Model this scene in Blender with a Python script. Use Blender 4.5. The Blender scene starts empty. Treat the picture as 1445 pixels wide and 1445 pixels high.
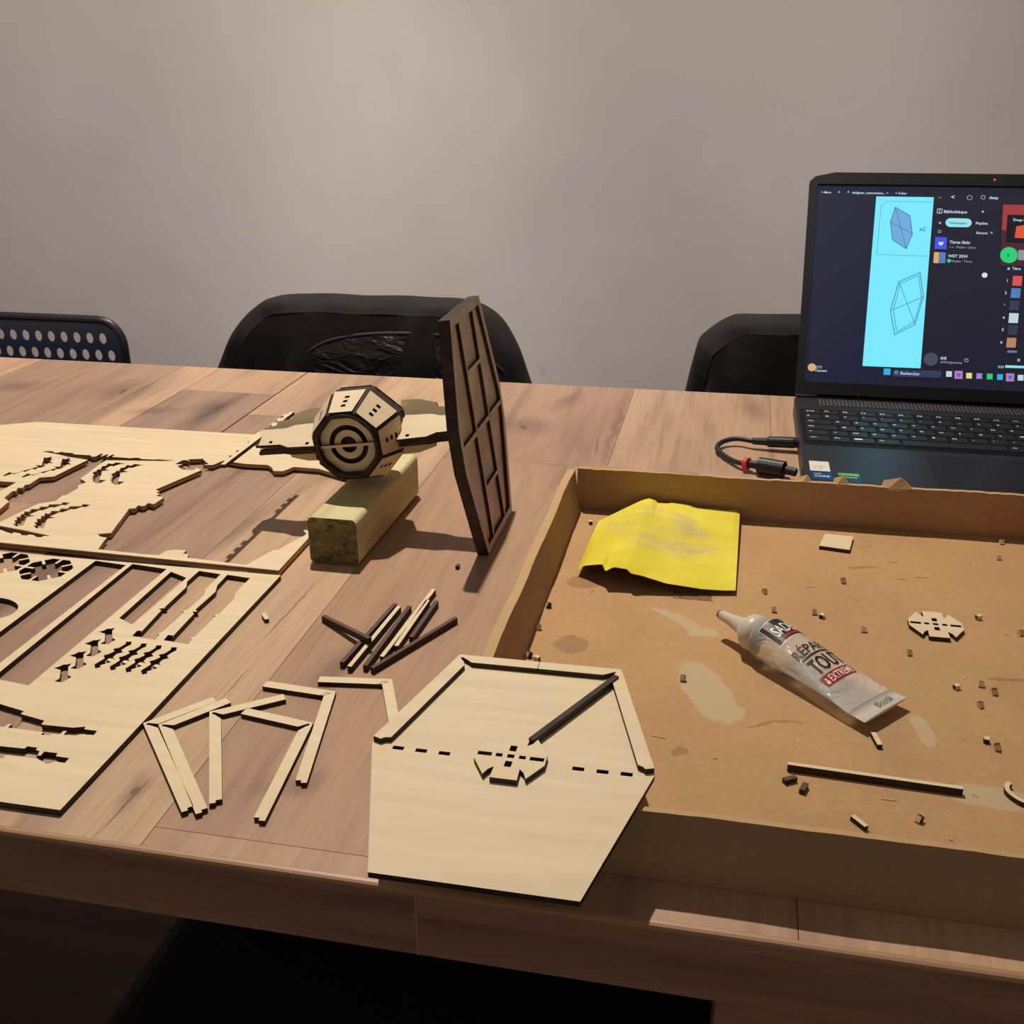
import bpy, math, random
from mathutils import Vector, Matrix
from mathutils.geometry import tessellate_polygon
random.seed(7)
C = bpy.context.scene.collection
R = math.radians
Z0 = 0.75                      # height of the table top; coordinates below are metres with z = 0 on the table top
# ------------------------------------------------------------------ camera
cd = bpy.data.cameras.new('camera'); cam = bpy.data.objects.new('camera', cd); C.objects.link(cam)
_p, _r, _y = 0.39793067, -0.00826039, -0.20771758
fwd = Vector((math.sin(_y)*math.cos(_p), math.cos(_y)*math.cos(_p), -math.sin(_p)))
rt = Vector((math.cos(_y), -math.sin(_y), 0)); up = rt.cross(fwd)
r2 = rt*math.cos(_r) + up*math.sin(_r); u2 = -rt*math.sin(_r) + up*math.cos(_r)
m = Matrix((r2, u2, -fwd)).transposed().to_4x4(); m.translation = Vector((0, 0, .37 + Z0))
cam.matrix_world = m
cd.sensor_width = 36; cd.lens = 36*1500/1445; cd.clip_start = .02
bpy.context.scene.camera = cam
# ------------------------------------------------------------------ light
sc = bpy.context.scene
sc.view_settings.view_transform = 'Standard'; sc.view_settings.look = 'None'
sc.view_settings.exposure = 0.0; sc.view_settings.gamma = 1; sc.view_settings.use_curve_mapping = False
w = bpy.data.worlds.new('room_ambient'); sc.world = w; w.use_nodes = True
w.node_tree.nodes['Background'].inputs[0].default_value = (1.0, .86, .76, 1)
w.node_tree.nodes['Background'].inputs[1].default_value = 0.155
def lamp(name, kind, loc, energy, col, target=None, **k):
    d = bpy.data.lights.new(name, kind); d.energy = energy; d.color = col
    for a, v in k.items(): setattr(d, a, v)
    o = bpy.data.objects.new(name, d); C.objects.link(o)
    o.location = (loc[0], loc[1], loc[2] + Z0)
    if target: 
        o.rotation_euler = (Vector(target) - Vector(loc)).to_track_quat('-Z', 'Y').to_euler()
    return o
lamp('ceiling_spot', 'SPOT', (-.58, 1.50, 2.30), 262, (1, .89, .77), (-.42, 1.0, 0), spot_size=R(58), spot_blend=1.0, shadow_soft_size=.020)
for _x, _e in ((-1.2, 135), (-.25, 125), (.75, 50)): lamp('added_wall_light', 'SPOT', (_x, .1, 1.75), _e, (1, .92, .86), (_x, 2.15, .06), spot_size=R(48), spot_blend=1.0, shadow_soft_size=.04)  # added lights that brighten the back wall, not lamps of the room
# ------------------------------------------------------------------ material helpers
def mat(name, col=(.5,.5,.5), rough=.6, **k):
    mt = bpy.data.materials.new(name); mt.use_nodes = True
    b = mt.node_tree.nodes['Principled BSDF']
    b.inputs['Base Color'].default_value = (*col, 1); b.inputs['Roughness'].default_value = rough
    for a, v in k.items(): b.inputs[a.replace('_', ' ')].default_value = v
    return mt
def srgb(r, g, b): 
    f = lambda c: (c/255/12.92 if c/255 <= .04045 else ((c/255+.055)/1.055)**2.4)
    return (f(r), f(g), f(b))
def nodes(mt): return mt.node_tree.nodes, mt.node_tree.links, mt.node_tree.nodes['Principled BSDF']
def coord(mt, scale=(1,1,1), rot=(0,0,0), which='Object', rnd=False):
    n, l, b = nodes(mt)
    t = n.new('ShaderNodeTexCoord'); mp = n.new('ShaderNodeMapping')
    mp.inputs['Scale'].default_value = scale; mp.inputs['Rotation'].default_value = rot
    if rnd:
        oi = n.new('ShaderNodeObjectInfo'); mu = n.new('ShaderNodeMath'); mu.operation = 'MULTIPLY'; mu.inputs[1].default_value = 37
        ad = n.new('ShaderNodeVectorMath'); ad.operation = 'ADD'
        l.new(oi.outputs['Random'], mu.inputs[0]); l.new(t.outputs[which], ad.inputs[0]); l.new(mu.outputs[0], ad.inputs[1]); l.new(ad.outputs[0], mp.inputs[0])
    else: l.new(t.outputs[which], mp.inputs[0])
    return mp.outputs[0]
def noise(mt, vec, scale, detail=4, rough=.55, dist=0):
    n, l, b = nodes(mt); x = n.new('ShaderNodeTexNoise'); x.inputs['Scale'].default_value = scale
    x.inputs['Detail'].default_value = detail; x.inputs['Roughness'].default_value = rough; x.inputs['Distortion'].default_value = dist
    l.new(vec, x.inputs['Vector']); return x.outputs['Fac']
def ramp(mt, fac, stops):
    n, l, b = nodes(mt); x = n.new('ShaderNodeValToRGB'); e = x.color_ramp.elements
    while len(e) > 1: e.remove(e[0])
    e[0].position = stops[0][0]; e[0].color = (*stops[0][1], 1)
    for p, c in stops[1:]: q = e.new(p); q.color = (*c, 1)
    l.new(fac, x.inputs[0]); return x.outputs[0]
def mix(mt, a, b_, fac, mode='MIX'):
    n, l, b = nodes(mt); x = n.new('ShaderNodeMix'); x.data_type = 'RGBA'; x.blend_type = mode
    for i, v in ((0, fac), (6, a), (7, b_)):
        if isinstance(v, (int, float)): x.inputs[i].default_value = v
        elif isinstance(v, tuple): x.inputs[i].default_value = (*v, 1)
        else: l.new(v, x.inputs[i])
    return x.outputs[2]
def base(mt, sock): mt.node_tree.links.new(sock, nodes(mt)[2].inputs['Base Color'])
def bump(mt, fac, strength=.2, dist=.001):
    n, l, b = nodes(mt); x = n.new('ShaderNodeBump'); x.inputs['Strength'].default_value = strength; x.inputs['Distance'].default_value = dist
    l.new(fac, x.inputs['Height']); l.new(x.outputs[0], b.inputs['Normal'])
# plywood face
def plymat(name, col, rot=0):
    p = mat(name, col, .55)
    v = coord(p, (9, 120, 40), (0, 0, rot)); f = noise(p, v, 1.0, 5)
    c1 = tuple(x*.90 for x in col); c2 = tuple(min(1, x*1.06) for x in col)
    v2 = coord(p, (3, 8, 3), (0, 0, rot)); g = noise(p, v2, 1.3, 2)
    base(p, mix(p, ramp(p, f, [(.3, c1), (.7, c2)]), (col[0]*.93, col[1]*.88, col[2]*.80), ramp(p, g, [(.45, (0,0,0)), (.75, (.6,.6,.6))])))
    return p
ply = plymat('plywood_face', srgb(222, 204, 168)); ply2 = plymat('plywood_face_crossgrain', srgb(222, 204, 168), R(90))
edge = mat('burnt_plywood_edge', srgb(62, 40, 30), .7)
_v = coord(edge, (60, 60, 400)); base(edge, ramp(edge, noise(edge, _v, 1, 3), [(.35, srgb(32, 20, 16)), (.7, srgb(66, 45, 35))]))
rawedge = mat('sawn_plywood_edge', srgb(150, 118, 88), .7)
_v = coord(rawedge, (3, 3, 700)); base(rawedge, ramp(rawedge, noise(rawedge, _v, 1, 1), [(.4, srgb(120, 86, 62)), (.6, srgb(196, 160, 122))]))
singed = mat('smoke_stained_plywood', srgb(176, 148, 122), .6)
_v = coord(singed, (25, 25, 25)); base(singed, ramp(singed, noise(singed, _v, 1, 4), [(.3, srgb(186, 160, 142)), (.7, srgb(230, 210, 190))]))
# laminate
def lammat(name, along='y', dark=1.0, usecol=True, tint=(.47,.33,.25)):
    p = mat(name, tint, .42, Specular_IOR_Level=.35)
    sc_ = (60, 3.0, 20) if along == 'y' else (3.0, 60, 60)
    s2 = (13, 1.6, 6) if along == 'y' else (1.6, 13, 26)
    f = noise(p, coord(p, sc_, rnd=True), 1.5, 6, .6, .4); g = noise(p, coord(p, s2, rnd=True), 1.0, 3, .5, .9)
    fine = noise(p, coord(p, tuple(x*5 for x in sc_)), 1.0, 2)
    if usecol:
        oi = p.node_tree.nodes.new('ShaderNodeObjectInfo'); bc = oi.outputs['Color']
    else: bc = tint
    c = mix(p, bc, ramp(p, f, [(.25, (.80, .78, .77)), (.5, (1, 1, 1)), (.8, (1.08, 1.07, 1.05))]), 1.0, 'MULTIPLY')
    c = mix(p, c, ramp(p, g, [(.26, (.42, .42, .46)), (.34, (.72, .71, .73)), (.44, (.95, .95, .96)), (.55, (1.05, 1.04, 1.02))]), 1.0, 'MULTIPLY')
    c = mix(p, c, ramp(p, fine, [(.3, (.88, .87, .86)), (.6, (1, 1, 1))]), 1.0, 'MULTIPLY')
    base(p, c); return p
lam = lammat('oak_laminate'); lamx = lammat('oak_laminate_edge', 'x', usecol=False, tint=srgb(168, 128, 104))
trim = mat('pale_strip_lip_highlight', srgb(176, 138, 106), .4)  # paler tone paints in the lip's highlight; the joint strip shares it
seam_m = mat('laminate_seam', srgb(60, 42, 34), .8)
# cardboard
def stainmask(p, spots, amp=.018, soft=(.9, 1.08)):
    """soft-edged blotches at fixed places: (cx, cy, rx, ry, angle)"""
    n, l, b = nodes(p); t = n.new('ShaderNodeTexCoord'); nz = n.new('ShaderNodeTexNoise'); nz.inputs['Scale'].default_value = 45; nz.inputs['Detail'].default_value = 3
    l.new(t.outputs['Object'], nz.inputs['Vector'])
    sb = n.new('ShaderNodeVectorMath'); sb.operation = 'SUBTRACT'; l.new(nz.outputs['Color'], sb.inputs[0]); sb.inputs[1].default_value = (.5, .5, .5)
    ms = n.new('ShaderNodeVectorMath'); ms.operation = 'SCALE'; ms.inputs[3].default_value = amp; l.new(sb.outputs[0], ms.inputs[0])
    ad = n.new('ShaderNodeVectorMath'); ad.operation = 'ADD'; l.new(t.outputs['Object'], ad.inputs[0]); l.new(ms.outputs[0], ad.inputs[1])
    acc = None
    for cx, cy, rx, ry, an in spots:
        mp = n.new('ShaderNodeMapping'); mp.vector_type = 'TEXTURE'
        mp.inputs['Location'].default_value = (cx, cy, 0); mp.inputs['Rotation'].default_value = (0, 0, an); mp.inputs['Scale'].default_value = (rx, ry, 10)
        l.new(ad.outputs[0], mp.inputs[0]); ln = n.new('ShaderNodeVectorMath'); ln.operation = 'LENGTH'; l.new(mp.outputs[0], ln.inputs[0])
        mr = n.new('ShaderNodeMapRange'); mr.inputs[1].default_value = soft[0]; mr.inputs[2].default_value = soft[1]; mr.inputs[3].default_value = 1; mr.inputs[4].default_value = 0
        l.new(ln.outputs['Value'], mr.inputs[0])
        if acc is None: acc = mr.outputs[0]
        else:
            mx = n.new('ShaderNodeMath'); mx.operation = 'MAXIMUM'; l.new(acc, mx.inputs[0]); l.new(mr.outputs[0], mx.inputs[1]); acc = mx.outputs[0]
    return acc
def cardmat(name, col):
    p = mat(name, col, .75, Specular_IOR_Level=.25)
    f = noise(p, coord(p, (6, 6, 6)), 2, 5); g = noise(p, coord(p, (260, 260, 260)), 1, 2)
    c = ramp(p, f, [(.3, tuple(x*.9 for x in col)), (.7, tuple(x*1.06 for x in col))])
    c = mix(p, c, ramp(p, g, [(.3, (.93, .92, .9)), (.7, (1.04, 1.04, 1.04))]), 1.0, 'MULTIPLY')
    return p, c
# knots and drying cracks of the table boards
def _kn(l): return [(x+.4, y-.83, a, b_, an) for x, y, a, b_, an in l]
_nl = lam.node_tree; _old = nodes(lam)[2].inputs['Base Color'].links[0].from_socket
_ka = stainmask(lam, _kn([(-.3063, .4300, .007, .017, R(8)), (-.2148, 1.109, .022, .030, R(40)), (-.1850, 1.21, .010, .040, R(-12)), (-.6572, 1.082, .030, .012, R(20)), (-.7466, 1.155, .022, .040, R(5)), (-.8802, 1.147, .030, .022, 0), (-.245, .57, .012, .030, R(-10)), (-.222, .455, .018, .010, R(30)), (-.60, 1.11, .016, .03, 0), (.03, 1.22, .012, .05, R(4)), (-.118, 1.13, .004, .11, 0)]), .016, (.35, 1.5))
_kb = stainmask(lam, _kn([(-.3045, .645, .0010, .055, R(-2)), (-.3050, .4200, .0010, .030, R(-4)), (-.3000, .545, .0008, .022, R(-3)), (-.3063, .431, .0028, .0050, 0), (-.2500, 1.09, .0012, .05, 0), (-.218, 1.10, .004, .010, R(30)), (-.735, 1.15, .003, .014, R(10)), (-.13, 1.05, .0011, .03, R(3))]), .004, (.5, 1.1))
_ma = _nl.nodes.new('ShaderNodeMath'); _ma.operation = 'MULTIPLY'; _ma.inputs[1].default_value = .55; _nl.links.new(_ka, _ma.inputs[0])
_mb = _nl.nodes.new('ShaderNodeMath'); _mb.operation = 'MULTIPLY'; _mb.inputs[1].default_value = .6; _nl.links.new(_kb, _mb.inputs[0])
_c = mix(lam, _old, mix(lam, _old, (.42, .42, .46), 1.0, 'MULTIPLY'), _ma.outputs[0])
base(lam, mix(lam, _c, (.055, .040, .036), _mb.outputs[0]))
card, _c = cardmat('brown_cardboard', srgb(174, 141, 106)); base(card, _c)
cardfloor, _c = cardmat('stained_cardboard', srgb(186, 148, 104))
BX, BY = -.1205, .42      # the inner left front corner of the box
_m1 = stainmask(cardfloor, [(-.024-BX, .684-BY, .024, .0055, R(-38)), (-.003-BX, .668-BY, .012, .008, R(-10)), (.001-BX, .590-BY, .014, .036, R(22)), (.010-BX, .570-BY, .014, .010, R(-20)), (.1297-BX, .570-BY, .007, .018, R(10)), (.160-BX, .513-BY, .024, .011, 0)])
_c = mix(cardfloor, _c, srgb(188, 166, 130), _m1)
_m2 = stainmask(cardfloor, [(-.0968-BX, .728-BY, .011, .012, .3), (-.0936-BX, .630-BY, .012, .012, .2), (-.0141-BX, .522-BY, .005, .0045, 0), (.115-BX, .795-BY, .012, .003, .2), (.19-BX, .64-BY, .012, .002, .2), (.04-BX, .56-BY, .02, .0015, .35)])
_mm = cardfloor.node_tree.nodes.new('ShaderNodeMath'); _mm.operation = 'MULTIPLY'; _mm.inputs[1].default_value = .6; cardfloor.node_tree.links.new(_m2, _mm.inputs[0])
_c = mix(cardfloor, _c, srgb(140, 106, 70), _mm.outputs[0]); base(cardfloor, _c)
torn = mat('torn_cardboard_core', srgb(190, 156, 112), .85)
# ------------------------------------------------------------------ object helpers
LOC = {}
def put(o, parent=None, kind=None, label=None, cat=None, group=None):
    C.objects.link(o)
    if parent is not None: o.parent = parent
    if label: o['label'] = label
    if cat: o['category'] = cat
    if group: o['group'] = group
    if kind: o['kind'] = kind
    return o
def thing(name, label, cat, loc, group=None):
    o = bpy.data.objects.new(name, None); o.empty_display_size = .02
    o.location = (loc[0], loc[1], loc[2] + Z0); LOC[o.name] = Vector(o.location)
    return put(o, None, None, label, cat, group)
def meshobj(name, verts, faces, mats, parent=None, idx=None, smooth=False, origin=None, **k):
    """verts in table coordinates; a top-level mesh gets its origin at the middle of its base"""
    me = bpy.data.meshes.new(name)
    vs = [Vector((v[0], v[1], v[2] + Z0)) for v in verts]
    if parent is not None: org = LOC[parent.name]; 
    else:
        org = Vector(origin) + Vector((0, 0, Z0)) if origin else Vector((sum(v.x for v in vs)/len(vs), sum(v.y for v in vs)/len(vs), min(v.z for v in vs)))
    me.from_pydata([v - org for v in vs], [], faces)
    for m_ in (mats if isinstance(mats, (list, tuple)) else [mats]): me.materials.append(m_)
    if idx: me.polygons.foreach_set('material_index', idx)
    if smooth: me.polygons.foreach_set('use_smooth', [True]*len(me.polygons))
    me.update(); me.validate()
    o = bpy.data.objects.new(name, me)
    if parent is None: o.location = org
    put(o, parent, **k); LOC[o.name] = org
    return o
class MB:
    def __init__(s): s.v = []; s.f = []; s.i = []
    def add(s, v, f, mi=0):
        n = len(s.v); s.v += [tuple(x) for x in v]; s.f += [tuple(q+n for q in p) for p in f]
        s.i += (mi if isinstance(mi, list) else [mi]*len(f)); return s
    def box(s, x0, x1, y0, y1, z0, z1, mi=0, M=None):
        v = [(x, y, z) for z in (z0, z1) for y in (y0, y1) for x in (x0, x1)]
        if M is not None: v = [M @ Vector(p) for p in v]
        return s.add(v, [(0,2,3,1),(4,5,7,6),(0,1,5,4),(2,6,7,3),(0,4,6,2),(1,3,7,5)], mi)
    def tube(s, pts, r, n=10, mi=0, caps=True):
        pts = [Vector(p) for p in pts]; rr = r if isinstance(r, list) else [r]*len(pts)
        V = []; F = []; t = (pts[1]-pts[0]).normalized(); a = t.orthogonal().normalized()
        for i, p in enumerate(pts):
            d = (pts[min(i+1, len(pts)-1)] - pts[max(i-1, 0)]).normalized()
            a = (a - d*a.dot(d)).normalized(); b = d.cross(a)
            V += [p + (a*math.cos(2*math.pi*k/n) + b*math.sin(2*math.pi*k/n))*rr[i] for k in range(n)]
        for i in range(len(pts)-1):
            for k in range(n):
                k2 = (k+1) % n; F.append((i*n+k, i*n+k2, (i+1)*n+k2, (i+1)*n+k))
        if caps: F.append(tuple(range(n))[::-1]); F.append(tuple((len(pts)-1)*n+k for k in range(n)))
        return s.add(V, F, mi)
    def obj(s, name, mats, parent=None, **k): return meshobj(name, s.v, s.f, mats, parent, s.i, **k)
def smoothpts(P, n=8):
    P = [Vector(p) for p in P]; out = []
    for i in range(len(P)-1):
        p0, p1, p2, p3 = P[max(i-1,0)], P[i], P[i+1], P[min(i+2, len(P)-1)]
        for k in range(n):
            t = k/n; out.append(.5*((2*p1) + (p2-p0)*t + (2*p0-5*p1+4*p2-p3)*t*t + (3*p1-p0-3*p2+p3)*t**3))
    out.append(P[-1]); return out
def area2(P): return sum(P[i][0]*P[(i+1)%len(P)][1] - P[(i+1)%len(P)][0]*P[i][1] for i in range(len(P)))/2
def slab(outer, holes, t, M, chamfer=0):
    """flat board cut to an outline with through holes; M maps (x, y, 0..t) to table coordinates. Returns verts, faces, index (0 = face, 1 = cut edge)"""
    loops = [outer if area2(outer) > 0 else outer[::-1]] + [h if area2(h) < 0 else h[::-1] for h in holes]
    flat = [p for lp in loops for p in lp]; n = len(flat)
    tris = tessellate_polygon([[Vector((p[0], p[1], 0)) for p in lp] for lp in loops])
    F = []; I = []
    for a, b, c in tris:
        ar = (flat[b][0]-flat[a][0])*(flat[c][1]-flat[a][1]) - (flat[c][0]-flat[a][0])*(flat[b][1]-flat[a][1])
        if ar < 0: b, c = c, b
        F.append((a+n, b+n, c+n)); F.append((c, b, a)); I += [0, 0]
    k = 0
    for lp in loops:
        for i in range(len(lp)):
            a, b = k+i, k+(i+1) % len(lp); F.append((a, b, b+n, a+n)); I.append(1)
        k += len(lp)
    V = [M @ Vector((p[0], p[1], z)) for z in (0, t) for p in flat]
    return V, F, I
def frame(o, x, y=None, z=None):
    x = Vector(x).normalized(); z = Vector(z if z else (0,0,1)).normalized(); y = z.cross(x).normalized(); x = y.cross(z)
    mm = Matrix((x, y, z)).transposed().to_4x4(); mm.translation = Vector(o); return mm
ID = Matrix.Identity(4)
def flatM(z): return Matrix.Translation((0, 0, z))
def slabobj(name, outer, holes, t, M, mats, parent=None, **k):
    V, F, I = slab(outer, holes, t, M); return meshobj(name, V, F, mats, parent, I, **k)
def cross2(o, a, b): return (a[0]-o[0])*(b[1]-o[1]) - (a[1]-o[1])*(b[0]-o[0])
def rect(x0, x1, y0, y1): return [(x0,y0),(x1,y0),(x1,y1),(x0,y1)]
def circle(cx, cy, r, n=24, ph=0): return [(cx+r*math.cos(2*math.pi*k/n+ph), cy+r*math.sin(2*math.pi*k/n+ph)) for k in range(n)]
_tc = {}
def text(s, bold=.012):
    """glyph outlines of built-in font as (verts, faces), left aligned, 1 unit high"""
    if s in _tc: return _tc[s]
    cu = bpy.data.curves.new('text', 'FONT'); cu.body = s; cu.size = 1.0; cu.resolution_u = 2; cu.offset = bold
    o = bpy.data.objects.new('text', cu); C.objects.link(o); bpy.context.view_layer.update()
    me = bpy.data.meshes.new_from_object(o.evaluated_get(bpy.context.evaluated_depsgraph_get()))
    r = ([tuple(v.co) for v in me.vertices], [tuple(p.vertices) for p in me.polygons])
    bpy.data.objects.remove(o); bpy.data.curves.remove(cu); bpy.data.meshes.remove(me)
    _tc[s] = r; return r
D = {}
D['U'] = {'big': [(-0.3725,0.9191),(-0.388,0.9197),(-0.4138,0.9201),(-0.4176,0.9107),(-0.4198,0.9068),(-0.4289,0.9058),(-0.4346,0.9145),(-0.4411,0.9204),(-0.4655,0.9194),(-0.4906,0.9238),(-0.4953,0.9103),(-0.5049,0.9085),(-0.5008,0.9122),(-0.5124,0.9234),(-0.5132,0.9171),(-0.5124,0.926),(-0.5277,0.9206),(-0.5218,0.9144),(-0.5281,0.9187),(-0.532,0.9172),(-0.5336,0.905),(-0.5257,0.9065),(-0.5286,0.9006),(-0.5195,0.8934),(-0.5196,0.8987),(-0.519,0.8925),(-0.5064,0.8934),(-0.5085,0.9),(-0.4996,0.8954),(-0.5177,0.8388),(-0.5119,0.8351),(-0.5137,0.8316),(-0.5082,0.8295),(-0.5098,0.8246),(-0.5003,0.8218),(-0.5009,0.8095),(-0.5009,0.8051),(-0.5079,0.8067),(-0.5071,0.801),(-0.5096,0.799),(-0.5138,0.8002),(-0.5126,0.7932),(-0.5177,0.7914),(-0.5044,0.7394),(-0.514,0.7352),(-0.5104,0.7311),(-0.5019,0.7291),(-0.5019,0.7256),(-0.4968,0.7071),(-0.4566,0.7055),(-0.4417,0.706),(-0.4399,0.7147),(-0.4341,0.7183),(-0.4241,0.719),(-0.4237,0.7118),(-0.4187,0.7128),(-0.4168,0.706),(-0.3641,0.7021),(-0.3543,0.7322),(-0.3508,0.7341),(-0.3393,0.7677)],'slit': [(-0.6887,0.9154),(-0.6824,0.9177),(-0.6771,0.9176),(-0.6745,0.9145),(-0.6693,0.9155),(-0.6676,0.9179),(-0.6635,0.9166),(-0.6547,0.9168),(-0.65,0.9135),(-0.6324,0.914),(-0.6282,0.9103),(-0.6248,0.9119),(-0.6242,0.9204),(-0.6211,0.9195),(-0.6202,0.9128),(-0.6185,0.9131),(-0.6173,0.9195),(-0.6147,0.9193),(-0.6139,0.9129),(-0.6121,0.9129),(-0.6108,0.9204),(-0.6076,0.9193),(-0.6081,0.9137),(-0.5866,0.9135),(-0.583,0.9159),(-0.5779,0.9158),(-0.5752,0.9133),(-0.5619,0.914),(-0.5577,0.9155),(-0.5377,0.9152),(-0.5496,0.9119),(-0.5771,0.9079),(-0.6082,0.9034),(-0.6074,0.8856),(-0.6052,0.8683),(-0.6043,0.8513),(-0.5932,0.8442),(-0.5961,0.8346),(-0.5919,0.8289),(-0.5927,0.809),(-0.5955,0.8099),(-0.5941,0.7953),(-0.6058,0.787),(-0.6102,0.7621),(-0.6129,0.7423),(-0.6171,0.7389),(-0.6317,0.7528),(-0.6321,0.7691),(-0.6357,0.7869),(-0.6455,0.7935),(-0.6485,0.8101),(-0.6454,0.8107),(-0.6487,0.8188),(-0.6441,0.8191),(-0.6469,0.8266),(-0.6436,0.8287),(-0.6449,0.8468),(-0.6327,0.8522),(-0.6299,0.8782),(-0.627,0.9013),(-0.6527,0.9057),(-0.6658,0.9102)],'tri': [(-0.6766,0.831),(-0.6592,0.8312),(-0.66,0.8079),(-0.661,0.7962),(-0.6909,0.8305)],'z1': [(-0.6837,0.8451),(-0.6831,0.8547),(-0.6793,0.8529),(-0.6751,0.8531),(-0.6728,0.8605),(-0.6697,0.8649),(-0.6648,0.8743),(-0.6709,0.8778),(-0.6636,0.8778),(-0.6752,0.8991),(-0.6712,0.8989),(-0.6692,0.9037),(-0.6657,0.8965),(-0.6615,0.8949),(-0.6639,0.8917),(-0.6564,0.8858),(-0.6606,0.885),(-0.6585,0.8761),(-0.6599,0.8726),(-0.6633,0.8703),(-0.6626,0.8656),(-0.667,0.8674),(-0.6686,0.8581),(-0.6722,0.8596),(-0.6746,0.8506),(-0.6778,0.8516),(-0.6809,0.8438)],'z2': [(-0.6636,0.8451),(-0.6629,0.8547),(-0.6591,0.8529),(-0.6549,0.853),(-0.6526,0.8604),(-0.6494,0.8649),(-0.6444,0.8742),(-0.6504,0.8776),(-0.6432,0.8777),(-0.6543,0.8989),(-0.6503,0.8987),(-0.6483,0.9035),(-0.6449,0.8963),(-0.6408,0.8947),(-0.6432,0.8916),(-0.6358,0.8856),(-0.6401,0.8848),(-0.6381,0.876),(-0.6395,0.8725),(-0.643,0.8702),(-0.6424,0.8655),(-0.6466,0.8673),(-0.6485,0.858),(-0.652,0.8596),(-0.6545,0.8506),(-0.6576,0.8516),(-0.6609,0.8438)],'z3': [(-0.5821,0.8426),(-0.5866,0.8469),(-0.5887,0.8465),(-0.5894,0.851),(-0.5935,0.8533),(-0.5928,0.8565),(-0.5971,0.8594),(-0.5953,0.8616),(-0.602,0.8689),(-0.6004,0.8724),(-0.6018,0.8785),(-0.599,0.8781),(-0.6024,0.8866),(-0.5994,0.8888),(-0.6007,0.8951),(-0.5953,0.8944),(-0.5947,0.8996),(-0.5878,0.8985),(-0.5839,0.8992),(-0.5889,0.894),(-0.5907,0.8887),(-0.5944,0.8887),(-0.5952,0.8798),(-0.5885,0.8778),(-0.5949,0.8744),(-0.5894,0.8634),(-0.5843,0.8519),(-0.5775,0.8526),(-0.5785,0.8445)],'z4': [(-0.5623,0.8421),(-0.5667,0.8464),(-0.5688,0.846),(-0.5694,0.8504),(-0.5734,0.8527),(-0.5727,0.8559),(-0.5769,0.8589),(-0.5751,0.8611),(-0.5815,0.8683),(-0.58,0.8717),(-0.5812,0.8779),(-0.5785,0.8774),(-0.5816,0.8859),(-0.5786,0.888),(-0.5798,0.8944),(-0.5745,0.8937),(-0.5738,0.8988),(-0.567,0.8977),(-0.5631,0.8985),(-0.5681,0.8933),(-0.57,0.888),(-0.5737,0.888),(-0.5746,0.8791),(-0.568,0.8771),(-0.5745,0.8737),(-0.5692,0.8628),(-0.5643,0.8514),(-0.5576,0.852),(-0.5587,0.844)],'z5': [(-0.5925,0.7361),(-0.5993,0.741),(-0.5975,0.7426),(-0.603,0.7479),(-0.6012,0.7495),(-0.6058,0.7551),(-0.6025,0.7562),(-0.6059,0.7616),(-0.6034,0.7628),(-0.6069,0.7679),(-0.6021,0.7683),(-0.604,0.7744),(-0.5976,0.775),(-0.5992,0.7806),(-0.5931,0.7818),(-0.5943,0.787),(-0.5846,0.7896),(-0.5853,0.7942),(-0.5779,0.7936),(-0.579,0.788),(-0.5825,0.7881),(-0.5859,0.7812),(-0.5894,0.7814),(-0.592,0.7734),(-0.595,0.7728),(-0.598,0.7623),(-0.5911,0.7604),(-0.5968,0.7573),(-0.5917,0.7475),(-0.5875,0.7383),(-0.5917,0.738)],'z6': [(-0.5726,0.7357),(-0.5793,0.7406),(-0.5774,0.7422),(-0.5828,0.7474),(-0.5809,0.749),(-0.5855,0.7546),(-0.5821,0.7557),(-0.5854,0.761),(-0.5829,0.7623),(-0.5863,0.7674),(-0.5815,0.7677),(-0.5832,0.7737),(-0.5769,0.7744),(-0.5783,0.78),(-0.5723,0.7811),(-0.5734,0.7863),(-0.5638,0.7889),(-0.5644,0.7935),(-0.557,0.7929),(-0.5582,0.7873),(-0.5617,0.7874),(-0.5652,0.7806),(-0.5687,0.7807),(-0.5714,0.7728),(-0.5744,0.7722),(-0.5775,0.7617),(-0.5708,0.7599),(-0.5764,0.7568),(-0.5716,0.747),(-0.5676,0.7379),(-0.5718,0.7376)],'slot': [(-0.6076,0.735),(-0.5827,0.7306),(-0.5508,0.7239),(-0.5579,0.7225),(-0.5569,0.7203),(-0.5621,0.7194),(-0.5666,0.7228),(-0.572,0.7229),(-0.5715,0.7207),(-0.577,0.7208),(-0.5802,0.7238),(-0.5874,0.7248),(-0.5864,0.7219),(-0.5931,0.7238),(-0.6026,0.728),(-0.6053,0.7287),(-0.6104,0.7357)]}
D['Uouter'] = [(-0.7492,1.0002),(-0.3345,0.7001)]
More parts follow.
